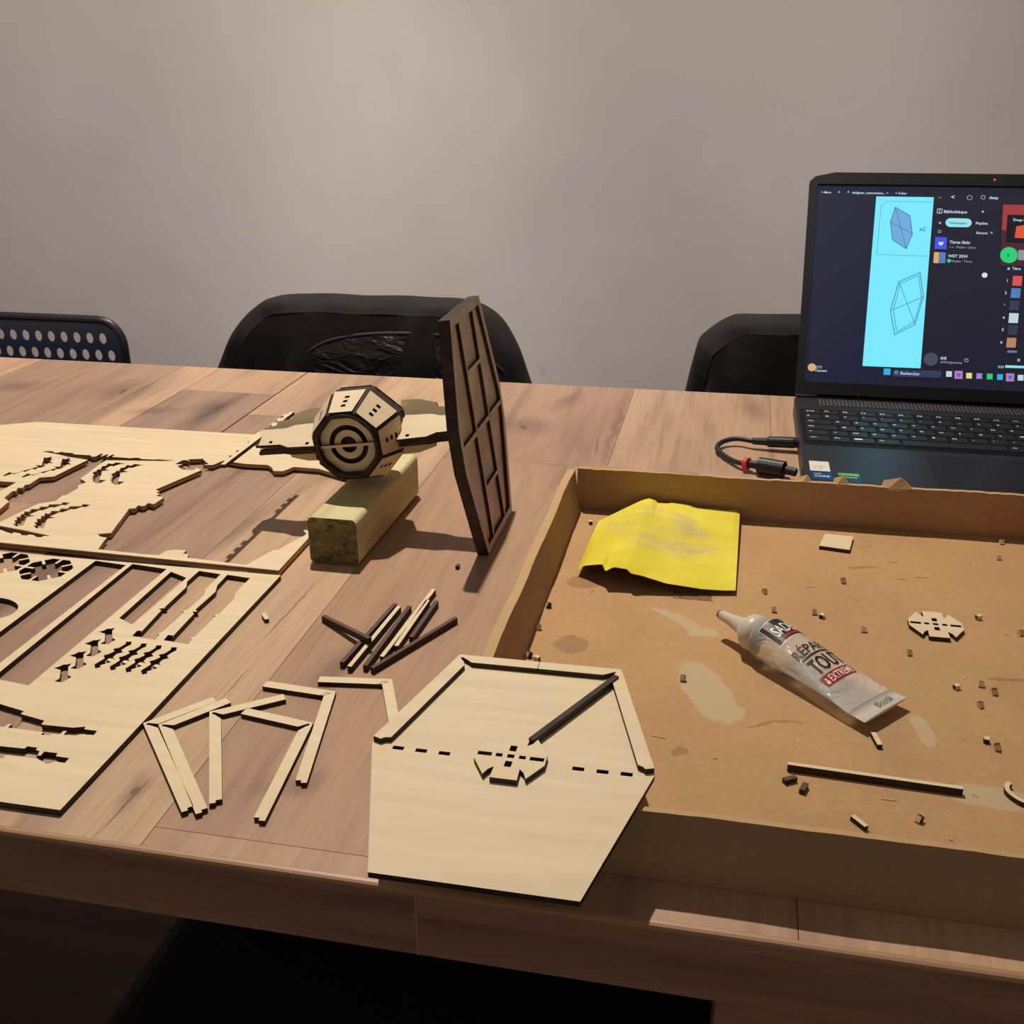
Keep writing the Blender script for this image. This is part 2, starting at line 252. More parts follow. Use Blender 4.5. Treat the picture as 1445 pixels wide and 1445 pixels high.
D['L'] = {'a': [(-0.4892,0.6905),(-0.4606,0.6876),(-0.4633,0.5334),(-0.4638,0.5044),(-0.4938,0.5443),(-0.4905,0.5713)],'b': [(-0.4566,0.6905),(-0.4249,0.6871),(-0.4271,0.512),(-0.456,0.5154)],'c': [(-0.4191,0.6833),(-0.4018,0.6755),(-0.4037,0.5986),(-0.4183,0.6059)],'d': [(-0.3979,0.689),(-0.3785,0.6865),(-0.378,0.6599),(-0.3748,0.6519),(-0.3754,0.6271),(-0.3789,0.6252),(-0.3764,0.623),(-0.3775,0.5928),(-0.3791,0.59),(-0.3772,0.5887),(-0.3766,0.5818),(-0.3953,0.5836),(-0.3958,0.5914),(-0.3925,0.5917),(-0.392,0.5897),(-0.3942,0.6226),(-0.3974,0.6243),(-0.3924,0.6268),(-0.3941,0.6265),(-0.3943,0.6606),(-0.3982,0.6697)],'e': [(-0.3728,0.6866),(-0.3528,0.6844),(-0.3531,0.6589),(-0.3499,0.6502),(-0.3499,0.6258),(-0.3533,0.6237),(-0.3511,0.6217),(-0.3516,0.5918),(-0.3539,0.5889),(-0.352,0.5872),(-0.3508,0.5804),(-0.3706,0.5824),(-0.3712,0.5899),(-0.3673,0.5898),(-0.3669,0.5872),(-0.3681,0.6223),(-0.3712,0.6249),(-0.367,0.6257),(-0.3701,0.6281),(-0.3687,0.6578),(-0.3722,0.6678)],'s1': [(-0.4316,0.4892),(-0.4116,0.4848),(-0.4119,0.4817),(-0.393,0.478),(-0.3924,0.4739),(-0.3715,0.4746),(-0.3646,0.4771),(-0.3639,0.4745),(-0.3552,0.4743),(-0.3549,0.47),(-0.3637,0.4692),(-0.3641,0.4674),(-0.3728,0.4669),(-0.3731,0.4708),(-0.3751,0.4704),(-0.3754,0.4666),(-0.3802,0.4663),(-0.38,0.4647),(-0.3863,0.4642),(-0.3859,0.4668),(-0.4073,0.4672),(-0.4104,0.467),(-0.4103,0.4708),(-0.4124,0.4704),(-0.4127,0.4674),(-0.4155,0.4669),(-0.4272,0.4665),(-0.4456,0.4913)],'s2': [(-0.4029,0.4493),(-0.3873,0.4498),(-0.3867,0.4523),(-0.3802,0.4521),(-0.3797,0.4499),(-0.3768,0.4493),(-0.3756,0.4453),(-0.3736,0.4455),(-0.374,0.4495),(-0.3655,0.4496),(-0.3646,0.4467),(-0.356,0.4466),(-0.3557,0.4419),(-0.3619,0.442),(-0.3651,0.4389),(-0.3709,0.4414),(-0.3751,0.4426),(-0.3938,0.4421),(-0.3937,0.4386),(-0.4062,0.4379),(-0.4141,0.4487)],'bird': [(-0.4135,0.5906),(-0.4153,0.5888),(-0.4171,0.5886),(-0.4181,0.5862),(-0.4201,0.584),(-0.4152,0.5828),(-0.4107,0.5748),(-0.4117,0.5715),(-0.4069,0.5718),(-0.4052,0.5776),(-0.4082,0.579),(-0.413,0.5866)],'sp': [(-0.3567,0.5752),(-0.3549,0.5709),(-0.3564,0.5687),(-0.3576,0.5632),(-0.3548,0.5607),(-0.3578,0.5582),(-0.3582,0.5536),(-0.3554,0.5512),(-0.3597,0.5519),(-0.3603,0.5493),(-0.3558,0.5476),(-0.3607,0.5423),(-0.3591,0.5398),(-0.3618,0.5381),(-0.3652,0.5425),(-0.364,0.5464),(-0.3628,0.551),(-0.3657,0.5546),(-0.3632,0.5568),(-0.3613,0.5609),(-0.364,0.5635),(-0.3608,0.566),(-0.3593,0.571),(-0.3603,0.5745)]}
D['birdc'] = [(-0.4125,0.5807),(-0.4131,0.565),(-0.4141,0.5483),(-0.4148,0.5304)]
D['spc'] = [(-0.3581,0.5742),(-0.37,0.5749),(-0.3816,0.5748),(-0.3925,0.5758)]
D['oct'] = {'u3': [(-0.5184,0.9078)],'u4': [(-0.5229,0.7292),(-0.507,0.7341)],'l1': [(-0.5189,0.6683),(-0.5034,0.6832),(-0.5352,0.6553),(-0.5286,0.6868),(-0.5182,0.648)],'l2': [(-0.5617,0.6729)],'circ': [(-0.4978,0.6067),(-0.522,0.6175),(-0.4976,0.5824)]}
D['Louter'] = [(-0.3312,0.6933),(-0.3338,0.4037)]
D['Ls'] = [[(-0.3332,0.4883),(-0.3051,0.5234),(-0.2695,0.4157)],[(-0.3232,0.4887),(-0.296,0.5238),(-0.2613,0.4157)],[(-0.2992,0.5077),(-0.2622,0.5353),(-0.2583,0.4252)],[(-0.2316,0.5087),(-0.278,0.516),(-0.2228,0.4178)],[(-0.2304,0.5447),(-0.2785,0.5479),(-0.2133,0.4526)],[(-0.1998,0.5656),(-0.2469,0.5598),(-0.1751,0.508)]]
D['sticks'] = [[(-0.2741,0.6364),(-0.2272,0.6029)],[(-0.2286,0.6643),(-0.2381,0.5768)],[(-0.2261,0.6604),(-0.2326,0.5726)],[(-0.2177,0.6625),(-0.2221,0.5757)],[(-0.2078,0.6918),(-0.2141,0.5889)],[(-0.2059,0.6739),(-0.2155,0.6045)],[(-0.202,0.6741),(-0.2068,0.6182)],[(-0.1804,0.652),(-0.2192,0.5752)]]
D['chip'] = [(-0.2013,0.7405),(-0.3173,0.6292)]
D['hexslots'] = [(-0.1532,0.4372),(-0.1409,0.4372),(-0.1286,0.4372),(-0.0594,0.4375),(-0.0472,0.4375),(-0.0352,0.4378)]
D['hub'] = [(-0.1119,0.4376),(-0.0756,0.438),(-0.0965,0.4537),(-0.0928,0.4169),(-0.0937,0.4377)]
D['spoke'] = [(-0.0498,0.5234),(-0.0898,0.4472)]
D['hubbox'] = [(0.1553,0.7065),(0.1358,0.7069),(0.1737,0.7069)]
D['bits'] = [(-0.108,0.8409),(-0.12,0.6813),(-0.1244,0.649),(-0.1206,0.6089),(-0.1246,0.6071),(0.0393,0.7362),(0.046,0.7066),(0.0744,0.7087),(0.0781,0.704),(0.0979,0.7657),(0.1068,0.6884),(0.1336,0.662),(0.1871,0.7229),(0.2233,0.8309),(0.2125,0.7048),(-0.0132,0.5997),(0.1559,0.6232),(0.1731,0.6291),(0.1786,0.6225),(0.1678,0.6048),(0.1629,0.5658),(0.1681,0.5604),(0.1157,0.4831),(0.2318,0.8632),(0.0255,0.8098)]
D['bars'] = [[(0.0483,0.5163),(0.1405,0.5119)],[(0.0456,0.5027),(0.053,0.5074)],[(0.0551,0.4938),(0.0578,0.5038)],[(0.0985,0.5605),(0.1014,0.5459)],[(0.0798,0.4789),(0.0866,0.4716)],[(0.1664,0.5189),(0.1708,0.5075)]]
D['chipbox'] = [(0.0887,0.8502),(0.1114,0.8485),(0.1063,0.8204),(0.0827,0.8243)]
D['tube'] = [(0.0061,0.6665),(0.1195,0.5965),(0.0963,0.5592),(0.1069,0.5765),(0.0441,0.6468),(0.0302,0.6559)]
D['pF'] = [(-0.1039,0.7382,0.007),(-0.0988,0.7368,0.013),(-0.0835,0.7275,0.02),(-0.0803,0.7197,0.018),(-0.0743,0.7221,0.021),(-0.0641,0.7224,0.02),(-0.0609,0.7177,0.019),(-0.0531,0.7197,0.017),(-0.0344,0.7201,0.012),(-0.0082,0.7237,0.008),(0.0074,0.7263,0.007),(0.0168,0.7281,0.007)]
D['pB'] = [(-0.0988,0.8257,0.013),(-0.0806,0.8513,0.015),(-0.0596,0.8752,0.019),(-0.055,0.8735,0.018),(-0.0524,0.8648,0.017),(-0.0454,0.8702,0.016),(-0.0398,0.878,0.016),(-0.0274,0.8794,0.015),(-0.018,0.8778,0.013),(0.0004,0.8763,0.013),(0.0145,0.8724,0.013),(0.0182,0.8691,0.012)]
D['pL'] = [(-0.1021,0.7759,0.012)]
D['pR'] = [(0.0184,0.7941,0.011)]
D['stain'] = [(-0.0968,0.7277),(-0.0936,0.6302),(-0.0082,0.6731),(-0.0424,0.6935),(0.0043,0.591),(0.1297,0.5718),(-0.0141,0.5219),(0.156,0.5126),(0.0112,0.5799),(-0.0078,0.7207),(-0.029,0.7249)]
D['cable'] = [(0.0749,1.0773,0.012),(0.0478,1.0723,0.012),(0.0292,1.0758,0.012),(0.0097,1.0828,0.01),(-0.0019,1.0567,0.008),(0.0074,1.027,0.006),(0.0199,1.0029,0.008),(0.0291,1.0079,0.012),(0.0413,1.0019,0.012),(0.0623,0.9898,0.012),(0.0728,0.9815,0.01)]
UI = [('r',[(0.0747,0.2374),(0.137,0.2374),(0.1325,0.0388),(0.0706,0.0386)],'page',1.0),('l',[(0.0805,0.226),(0.0861,0.2315)],'pline',0.0006),('l',[(0.0861,0.2315),(0.136,0.2316)],'pline',0.0006),('l',[(0.0805,0.226),(0.079,0.1685)],'pline',0.0006),('l',[(0.079,0.1685),(0.1346,0.1682)],'pline',0.0006),('r',[(0.0962,0.2249),(0.1123,0.2152),(0.1161,0.1937),(0.1103,0.1761),(0.0951,0.1862),(0.0916,0.2071)],'pshape',1),('l',[(0.0962,0.2249),(0.1123,0.2152)],'pdark',0.0008),('l',[(0.1123,0.2152),(0.1161,0.1937)],'pdark',0.0008),('l',[(0.1161,0.1937),(0.1103,0.1761)],'pdark',0.0008),('l',[(0.1103,0.1761),(0.0951,0.1862)],'pdark',0.0008),('l',[(0.0951,0.1862),(0.0916,0.2071)],'pdark',0.0008),('l',[(0.0916,0.2071),(0.0962,0.2249)],'pdark',0.0008),('l',[(0.0962,0.2249),(0.1103,0.1761)],'pdark',0.0006),('l',[(0.0916,0.2071),(0.1161,0.1937)],'pdark',0.0006),('l',[(0.1265,0.1489),(0.1315,0.1211)],'pdark',0.0008),('l',[(0.1315,0.1211),(0.1241,0.0886)],'pdark',0.0008),('l',[(0.1241,0.0886),(0.1031,0.0761)],'pdark',0.0008),('l',[(0.1031,0.0761),(0.0971,0.1032)],'pdark',0.0008),('l',[(0.0971,0.1032),(0.1044,0.1375)],'pdark',0.0008),('l',[(0.1044,0.1375),(0.1265,0.1489)],'pdark',0.0008),('l',[(0.1252,0.1455),(0.1294,0.1191)],'pdark',0.0006),('l',[(0.1294,0.1191),(0.1231,0.0915)],'pdark',0.0006),('l',[(0.1231,0.0915),(0.1051,0.0795)],'pdark',0.0006),('l',[(0.1051,0.0795),(0.1002,0.1043)],'pdark',0.0006),('l',[(0.1002,0.1043),(0.1063,0.1356)],'pdark',0.0006),('l',[(0.1063,0.1356),(0.1252,0.1455)],'pdark',0.0006),('l',[(0.1044,0.1375),(0.1241,0.0886)],'pdark',0.0006),('l',[(0.0971,0.1032),(0.1315,0.1211)],'pdark',0.0006),('t',(0.1234,0.1975),'x2',24,'pdark'),('t',(0.0138,0.2401),'= Menu',13,'white'),('t',(0.0478,0.24),'tiefighter_instructions...',14,'white'),('t',(0.0856,0.2404),'×',12,'white'),('t',(0.0949,0.2401),'+ Créer',14,'white'),('t',(0.0323,0.2395),'^',18,'white'),('t',(0.0426,0.2397),'*',18,'white'),('t',(0.142,0.2367),'...',16,'white'),('t',(0.1552,0.2354),'<',26,'white'),('t',(0.1956,0.2361),'deep',18,'white'),('t',(0.1483,0.2189),'Bibliothèque',18,'white'),('t',(0.1881,0.2193),'+',20,'white'),('p',[(0.1504,0.2123),(0.1785,0.2129),(0.1789,0.2033),(0.1508,0.2027)],'pill'),('t',(0.1544,0.2062),'Téléchargées',13,'sdark'),('t',(0.1827,0.2062),'Playlists',15,'white'),('t',(0.1438,0.2061),'x',18,'white'),('t',(0.1837,0.1951),'Récents',14,'white'),('t',(0.1985,0.1954),'=',16,'white'),('c',(0.175,0.2373),0.0042,'ring'),('c',(0.1892,0.2379),0.0036,'ring'),('c',(0.1449,0.1969),0.0026,'ring'),('s',(0.1438,0.2208),0.005,'ringsq'),('r',[(0.1407,0.1903),(0.1531,0.1902),(0.1531,0.1763),(0.1404,0.1763)],'blue',1.0),('h',(0.1469,0.1829),0.0028,'white'),('t',(0.1559,0.1831),'Titres likés',18,'white'),('t',(0.1561,0.178),'> o',12,'green'),('t',(0.1635,0.1779),'Playlist • Jabou',13,'grey'),('r',[(0.1402,0.1727),(0.1457,0.1727),(0.1453,0.1599),(0.1399,0.1601)],'orange',1.0),('r',[(0.146,0.1727),(0.1526,0.1725),(0.1525,0.1601),(0.1456,0.1599)],'steel',1.0),('t',(0.1552,0.1671),'WET 2024',17,'white'),('c2',(0.1565,0.163),0.0022,'green'),('t',(0.1591,0.1616),'Playlist • Tiouq',13,'grey'),('c2',(0.1946,0.1475),0.003,'white'),('r',[(0.2106,0.2296),(0.2368,0.2296),(0.2362,0.1591),(0.2102,0.1584)],'darkred',1.0),('r',[(0.2106,0.2296),(0.2368,0.2296),(0.2371,0.2001),(0.2102,0.1995)],'red',1.0),('r',[(0.2153,0.218),(0.2373,0.2177),(0.2368,0.1851),(0.215,0.1855)],'sdark',1.0),('r',[(0.2252,0.2045),(0.2343,0.2065),(0.2375,0.1907),(0.224,0.1914)],'orangered',1.0),('t',(0.2216,0.2106),'Deep House',16,'white'),('c2',(0.2189,0.1713),0.0092,'green'),('t',(0.217,0.1694),'II',20,'sdark'),('r',[(0.2284,0.1775),(0.2388,0.1774),(0.2384,0.1657),(0.2284,0.1658)],'grey',1.0),('t',(0.2179,0.1545),'#  Titre',16,'white'),('t',(0.2173,0.1407),'1',16,'white'),('r',[(0.2241,0.1476),(0.2338,0.1476),(0.2332,0.1364),(0.2235,0.1365)],'red2',1.0),('t',(0.2162,0.1266),'2',16,'white'),('r',[(0.223,0.1335),(0.2327,0.1335),(0.2321,0.1224),(0.2224,0.1224)],'steel',1.0),('t',(0.2155,0.1126),'^',16,'green'),('r',[(0.2222,0.1195),(0.2319,0.1194),(0.2313,0.1084),(0.2216,0.1084)],'sdark2',1.0),('t',(0.2152,0.0982),'4',16,'white'),('r',[(0.2219,0.1051),(0.2316,0.1051),(0.2311,0.094),(0.2214,0.094)],'pale',1.0),('t',(0.2149,0.0846),'5',16,'white'),('r',[(0.2217,0.0915),(0.2313,0.0915),(0.2308,0.0805),(0.2211,0.0805)],'sdark2',1.0),('t',(0.214,0.0703),'6',16,'white'),('r',[(0.2207,0.0771),(0.2304,0.0772),(0.2298,0.0662),(0.2202,0.0661)],'skin',1.0),('r',[(0.222,0.0629),(0.2316,0.063),(0.2311,0.0604),(0.2214,0.0604)],'steel',1.0),('c2',(0.1427,0.0493),0.0075,'avatar'),('t',(0.1524,0.0497),'didi',17,'white'),('t',(0.1526,0.0455),"al'Abogizmmes",14,'grey'),('c',(0.1798,0.0497),0.003,'ring'),('t',(0.2128,0.0428),'0:23',13,'white'),('r',[(0.2203,0.0461),(0.2439,0.0461),(0.244,0.0436),(0.22,0.0432)],'pill',1.0),('t',(0.2321,0.051),'x',22,'white'),('c2',(0.0157,0.034),0.0045,'orange'),('t',(0.0194,0.0334),'12°C',13,'white'),('t',(0.0193,0.0295),'Couvert',14,'white'),('r',[(0.0934,0.0365),(0.1006,0.0365),(0.1007,0.0291),(0.0933,0.0292)],'cyan',1.0),('r',[(0.1034,0.0351),(0.1544,0.0363),(0.1542,0.0287),(0.1033,0.0277)],'bar',1.0),('t',(0.1112,0.0304),'Rechercher',16,'white'),('c',(0.107,0.0325),0.0026,'ring'),('r',[(0.1593,0.0364),(0.1653,0.0365),(0.1655,0.0302),(0.1594,0.0301)],'pale',1.0),('r',[(0.168,0.0372),(0.1764,0.0374),(0.1767,0.0284),(0.1682,0.0282)],'purple',1.0),('r',[(0.1702,0.0346),(0.1744,0.0348),(0.1746,0.031),(0.1704,0.0308)],'blue2',1.0),('r',[(0.1802,0.0355),(0.1862,0.0356),(0.1863,0.0293),(0.1803,0.0292)],'yellow',1.0),('r',[(0.1908,0.0356),(0.1967,0.0357),(0.1968,0.0294),(0.1909,0.0293)],'lilac',1.0),('r',[(0.2016,0.0356),(0.2075,0.0357),(0.2076,0.0294),(0.2017,0.0293)],'green',1.0),('r',[(0.2121,0.0355),(0.218,0.0356),(0.2181,0.0293),(0.2122,0.0292)],'cyan',1.0),('r',[(0.2212,0.0369),(0.2296,0.0371),(0.2297,0.0282),(0.2214,0.028)],'purple',1.0),('r',[(0.2234,0.0343),(0.2276,0.0345),(0.2277,0.0307),(0.2236,0.0305)],'blue2',1.0),('r',[(0.2333,0.0358),(0.2391,0.0359),(0.2392,0.0296),(0.2333,0.0295)],'pale',1.0)]

# ================================================================== the room
wall_m = mat('painted_plaster', srgb(205, 196, 190), .8)
_f = noise(wall_m, coord(wall_m, (1, 1, 1)), 3, 6); _g = noise(wall_m, coord(wall_m, (1, 1, 1)), 14, 5)
_c = ramp(wall_m, _f, [(.3, srgb(198, 189, 182)), (.7, srgb(208, 200, 194))])
base(wall_m, mix(wall_m, _c, ramp(wall_m, _g, [(.24, (.86, .85, .84)), (.33, (1, 1, 1))]), 1.0, 'MULTIPLY')); bump(wall_m, _g, .25, .004)
floor_m = mat('dark_wooden_floor', srgb(92, 66, 48), .5)
base(floor_m, ramp(floor_m, noise(floor_m, coord(floor_m, (2, 30, 2)), 1, 4), [(.3, srgb(70, 48, 34)), (.7, srgb(104, 76, 56))]))
WY = 2.15
MB().box(-2.6, 2.2, WY, WY+.12, -Z0, 1.85).obj('wall_back', wall_m, kind='structure')
MB().box(-2.6, 2.2, -1.4, WY, -Z0-.05, -Z0).obj('floor', floor_m, kind='structure')
MB().box(-2.6, 2.2, WY-.012, WY, -Z0, -Z0+.08).obj('baseboard_back', mat('white_painted_wood', srgb(190, 182, 174), .5), kind='structure')
_b = MB(); _b.box(-.575, -.425, 1.345, 1.495, 1.99, 2.02); 
# ================================================================== table
tb = thing('dining_table', 'long wooden dining table with brown oak laminate boards, everything else stands on it', 'table', (-.4, .83, -Z0))
YF, YB = .387, 1.275
XS = [-1.7, -1.45, -1.2, -1.06, -.93, -.85, -.72, -.665, -.5415, -.41, -.28, -.112, .05, .215, .38, .55, .72, .95]
ends = {7: [1.17, .80], 10: [.99, .4055], 8: [1.09], 6: [.86], 5: [.74], 11: [.70], 4: [1.0, .55], 3: [.8], 9: [.62+.9], 12: [.66]}
tones = [(178,138,112), (160,124,104), (172,134,110), (150,118,100), (182,142,114), (166,128,106), (188,146,116), (158,122,102)]
tone_of = {(9,0):(184,146,118), (10,0):(158,120,100), (10,1):(168,128,103), (10,2):(176,134,108), (7,0):(182,142,116), (7,1):(156,122,104), (8,0):(184,144,118), (6,0):(190,148,120), (11,0):(172,134,110), (12,0):(176,138,112), (9,1):(180,140,112)}
for i in range(len(XS)-1):
    ys = [YB+.0] + sorted([e for e in ends.get(i, [random.uniform(.6, 1.1)]) if e < YB], reverse=True) + [YF+.0035]
    for k in range(len(ys)-1):
        g = .00022 if XS[i] != -.5415 else .0009
        g2 = .00022 if XS[i+1] != -.5415 else .0009
        o = MB().box(XS[i]+g, XS[i+1]-g2, ys[k+1]+.0002, ys[k]-.0002, -.010, 0).obj('board', lam, tb)
        c = tone_of.get((i, k), random.choice(tones)); cl = srgb(*c); o.color = (cl[0]*1.08, cl[1]*1.22, cl[2]*1.26, 1)
MB().box(-1.7, .95, YF+.004, YB-.001, -.038, -.0102).obj('core', seam_m, tb)
MB().box(-1.7, -.1320, YF, YF+.004, -.041, -.003).obj('edge_board', lamx, tb)
MB().box(-.1308, .95, YF, YF+.004, -.041, -.003).obj('edge_board', lamx, tb)
MB().box(-.1320, -.1308, YF-.0003, YF+.003, -.041, -.002).obj('joint_strip', trim, tb)
b = MB(); pr = [(YF+.0036, 0), (YF+.0018, -.0002), (YF+.0005, -.0009), (YF-.0001, -.0022), (YF-.0001, -.0032), (YF+.0036, -.0032)]
b.add([(x, y, z) for x in (-1.7, .95) for y, z in pr], [(i, (i+1) % 6, (i+1) % 6+6, i+6) for i in range(6)] + [tuple(range(6))[::-1], tuple(range(6, 12))])
b.obj('front_lip', trim, tb)
MB().box(.0153, .60, YF+.0005, YF+.045, -Z0, -.041).obj('leg_panel', lamx, tb)
MB().box(-1.66, -1.60, YF+.01, YB-.03, -Z0, -.038).obj('leg_panel', lamx, tb)
MB().box(.0153, .60, YB-.06, YB-.015, -Z0, -.038).obj('leg_panel', lamx, tb)
# ================================================================== chairs
black_fab = mat('black_fabric', srgb(44, 40, 40), .85, Specular_IOR_Level=.25)
base(black_fab, ramp(black_fab, noise(black_fab, coord(black_fab, (30, 30, 30)), 1, 4), [(.3, srgb(24, 22, 23)), (.7, srgb(36, 33, 33))]))
bump(black_fab, noise(black_fab, coord(black_fab, (9, 9, 14)), 1, 3), .3, .02)
satin = mat('black_satin_lining', srgb(32, 31, 36), .38); bump(satin, noise(satin, coord(satin, (14, 14, 30)), 1, 3, dist=1.2), .8, .02)
blackmet = mat('black_coated_steel', srgb(34, 36, 42), .35)
blue = mat('navy_coated_steel', srgb(38, 50, 70), .45)
def chair_legs(ch, x0, x1, y0, y1, zs, mt_):
    for x in (x0, x1):
        for y in (y0, y1):
            MB().tube([(x, y, -Z0), (x, y, zs)], .011, 10).obj('leg', mt_, ch)
# blue perforated metal chair
ch = thing('perforated_chair', 'navy blue metal chair with round holes in its backrest, left behind the table', 'chair', (-1.0, 1.42, -Z0))
X0, X1, CY = -1.235, -.846, 1.345
def rr(x0, x1, z0, z1, r, n=8):
    P = []
    for cx, cz, a in ((x1-r, z1-r, 0), (x0+r, z1-r, 90), (x0+r, z0+r, 180), (x1-r, z0+r, 270)):
        P += [(cx+r*math.cos(R(a+90*k/n)), cz+r*math.sin(R(a+90*k/n))) for k in range(n+1)]
    return P
holes = []
for row in range(5):
    for k in range(17):
        hx = -.868 - .0205*k - (.010 if row % 2 == 0 else 0) ; hz = .0148 - .0245*row
        if hx > X0+.03: holes.append([(hx + .0058*math.cos(t*math.pi/7), hz + .0078*math.sin(t*math.pi/7)) for t in range(14)])
slabobj('backrest', rr(X0+.006, X1-.006, -.12, .038, .030), holes, .0015, frame((0, CY, 0), (1,0,0), z=(0,-1,0)), [blue, blackmet], ch)
MB().tube([(X0, CY, -.30)] + [(x, CY, z) for x, z in rr(X0, X1, -.3, .042, .036)[0:18][::-1]] + [(X1, CY, -.30)], .0055, 12).obj('back_frame', blackmet, ch, smooth=True)
MB().box(X0+.01, X1-.01, CY-.02+.03, CY+.38, -.305, -.288).obj('seat', blue, ch)
chair_legs(ch, X0+.02, X1-.02, CY+.02, CY+.36, -.30, blackmet)
# black chairs behind the table, the first under a jacket
def black_chair(label, x0, x1, ztop):
    ch = thing('padded_chair', label, 'chair', ((x0+x1)/2, 1.44, -Z0))
    zl = -.30; n = 10; P = rr(x0, x1, -.16, ztop, .07, 6)
    V, F, I = slab(P, [], .03, frame((0, 1.384, 0), (1,0,0), z=(0,-1,0)))
    o = meshobj('backrest', V, F, black_fab, ch)
    md = o.modifiers.new('bevel', 'BEVEL'); md.width = .008; md.segments = 3
    o = MB().box(x0-.01, x1+.01, 1.37, 1.78, -.33, -.27).obj('seat', black_fab, ch); md = o.modifiers.new('bevel', 'BEVEL'); md.width = .02; md.segments = 4
    MB().tube([(x0+.06, 1.372, -.33), (x0+.06, 1.372, 0)], .01).obj('back_post', blackmet, ch); MB().tube([(x1-.06, 1.372, -.33), (x1-.06, 1.372, 0)], .01).obj('back_post', blackmet, ch)
    chair_legs(ch, x0+.02, x1-.02, 1.40, 1.74, -.32, blackmet)
    return ch
black_chair('black padded chair hidden under the draped black jacket, middle of the back row', -.63, -.35, .055)
ch3 = black_chair('plain black fabric chair behind the laptop screen, right of the back row', -.02, .40, .05)
def shell(name, P, y0, y1, mats, parent=None, bulge=.012, **k):
    """soft cover hanging over a chair back: the outline P (x, z) on both sides, rounded over at the rim"""
    b = MB(); n = len(P); cx = sum(p[0] for p in P)/n; ym = (y0+y1)/2; rings = []
    for s, yy in ((.88, y0-.004), (.93, y0), (.965, y0+.003), (.988, y0+.010), (1.0, ym), (.988, y1-.010), (.965, y1-.003), (.93, y1)):
        zb = min(p[1] for p in P)
        rings.append([(cx+(x-cx)*s, yy + .004*math.sin(x*60+z*35), zb+(z-zb)*(1-(1-s)*.5)) for x, z in P])
    V = [p for r in rings for p in r]; F = []
    for i in range(len(rings)-1):
        for k_ in range(n-1): F.append((i*n+k_, i*n+k_+1, (i+1)*n+k_+1, (i+1)*n+k_))
    # front and back sheets as grids between the rim ring and its bottom line
    for ri, flip in ((0, 1), (len(rings)-1, 0)):
        ring = rings[ri]; m_ = 8; zb = ring[0][2]; start = len(V)
        for j in range(m_+1):
            t = j/m_
            for q in ring:
                V.append((cx+(q[0]-cx)*(1-t*.0), q[1] - (bulge*math.sin(math.pi*t)*.5 + .004*math.sin(q[0]*45+t*5) if flip else 0), q[2]*(1-t)+(zb)*t))
        for j in range(m_):
            for k_ in range(n-1):
                a = start+j*n+k_; F.append((a, a+1, a+n+1, a+n) if flip else (a+n, a+n+1, a+1, a))
    return meshobj(name, V, F, mats, parent, smooth=True, **k)
def sm2(P, n=6): return [(p.x, p.y) for p in smoothpts([(x, z, 0) for x, z in P], n)]
jk = thing('jacket', 'black jacket with stitched curved seam draped over the chair behind the model', 'jacket', (-.486, 1.36, -.16))
jout = sm2([(-.735, -.16), (-.722, -.06), (-.7051, -.0121), (-.6762, .0341), (-.6431, .0685), (-.6061, .0803), (-.5405, .0820), (-.4323, .0825), (-.3555, .0815), (-.3087, .0629), (-.2828, .0266), (-.267, -.0165), (-.252, -.07), (-.245, -.16)], 5)
shell('body', jout, 1.332, 1.400, black_fab, jk)
seam = smoothpts([(-.590, 1.322, -.03), (-.5734, 1.3225, -.0059), (-.5615, 1.3225, .0124), (-.5244, 1.3225, .0325), (-.4637, 1.323, .0436), (-.3807, 1.323, .046), (-.34, 1.324, .04)], 8)
MB().tube(seam, .0022, 8).obj('piping', mat('piping_fabric', srgb(30, 28, 29), .7), jk, smooth=True)
b = MB(); lo = [(p.x, p.y-.0006, p.z-.0035) for p in seam]; n = len(lo)
b.add([p for p in lo] + [(x, y+.001, -.09) for x, y, z in lo], [(i, i+1, n+i+1, n+i) for i in range(n-1)])
b.obj('lining', satin, jk, smooth=True, label='shiny satin lining patch')
MB().tube([(-.352, 1.32, .056), (-.29, 1.328, .0), (-.276, 1.331, -.06)], .0016, 6).obj('seam', mat('seam_thread', srgb(26, 24, 25), .7), jk)
rc = sm2([(-.058, -.16), (-.056, -.05), (-.0526, -.0151), (-.0423, .0371), (-.036, .0492), (-.0095, .0680), (.0142, .0753), (.0804, .0762), (.2, .076), (.33, .072), (.40, .03), (.42, -.05), (.43, -.16)], 5)
shell('back_cover', rc, 1.332, 1.400, black_fab, ch3)
# black seat pushed in under the near side of the table
st = thing('stool', 'black padded stool pushed in under the near edge of the table', 'stool', (-.16, .66, -Z0))
o = MB().box(-.40, .085, .44, .86, -.31, -.235).obj('seat', mat('black_leatherette', srgb(34, 30, 30), .55), st); md = o.modifiers.new('bevel', 'BEVEL'); md.width = .03; md.segments = 5
for x in (-.36, .045):
    for y in (.48, .82): MB().tube([(x, y, -Z0), (x, y, -.30)], .014, 10).obj('leg', blackmet, st)
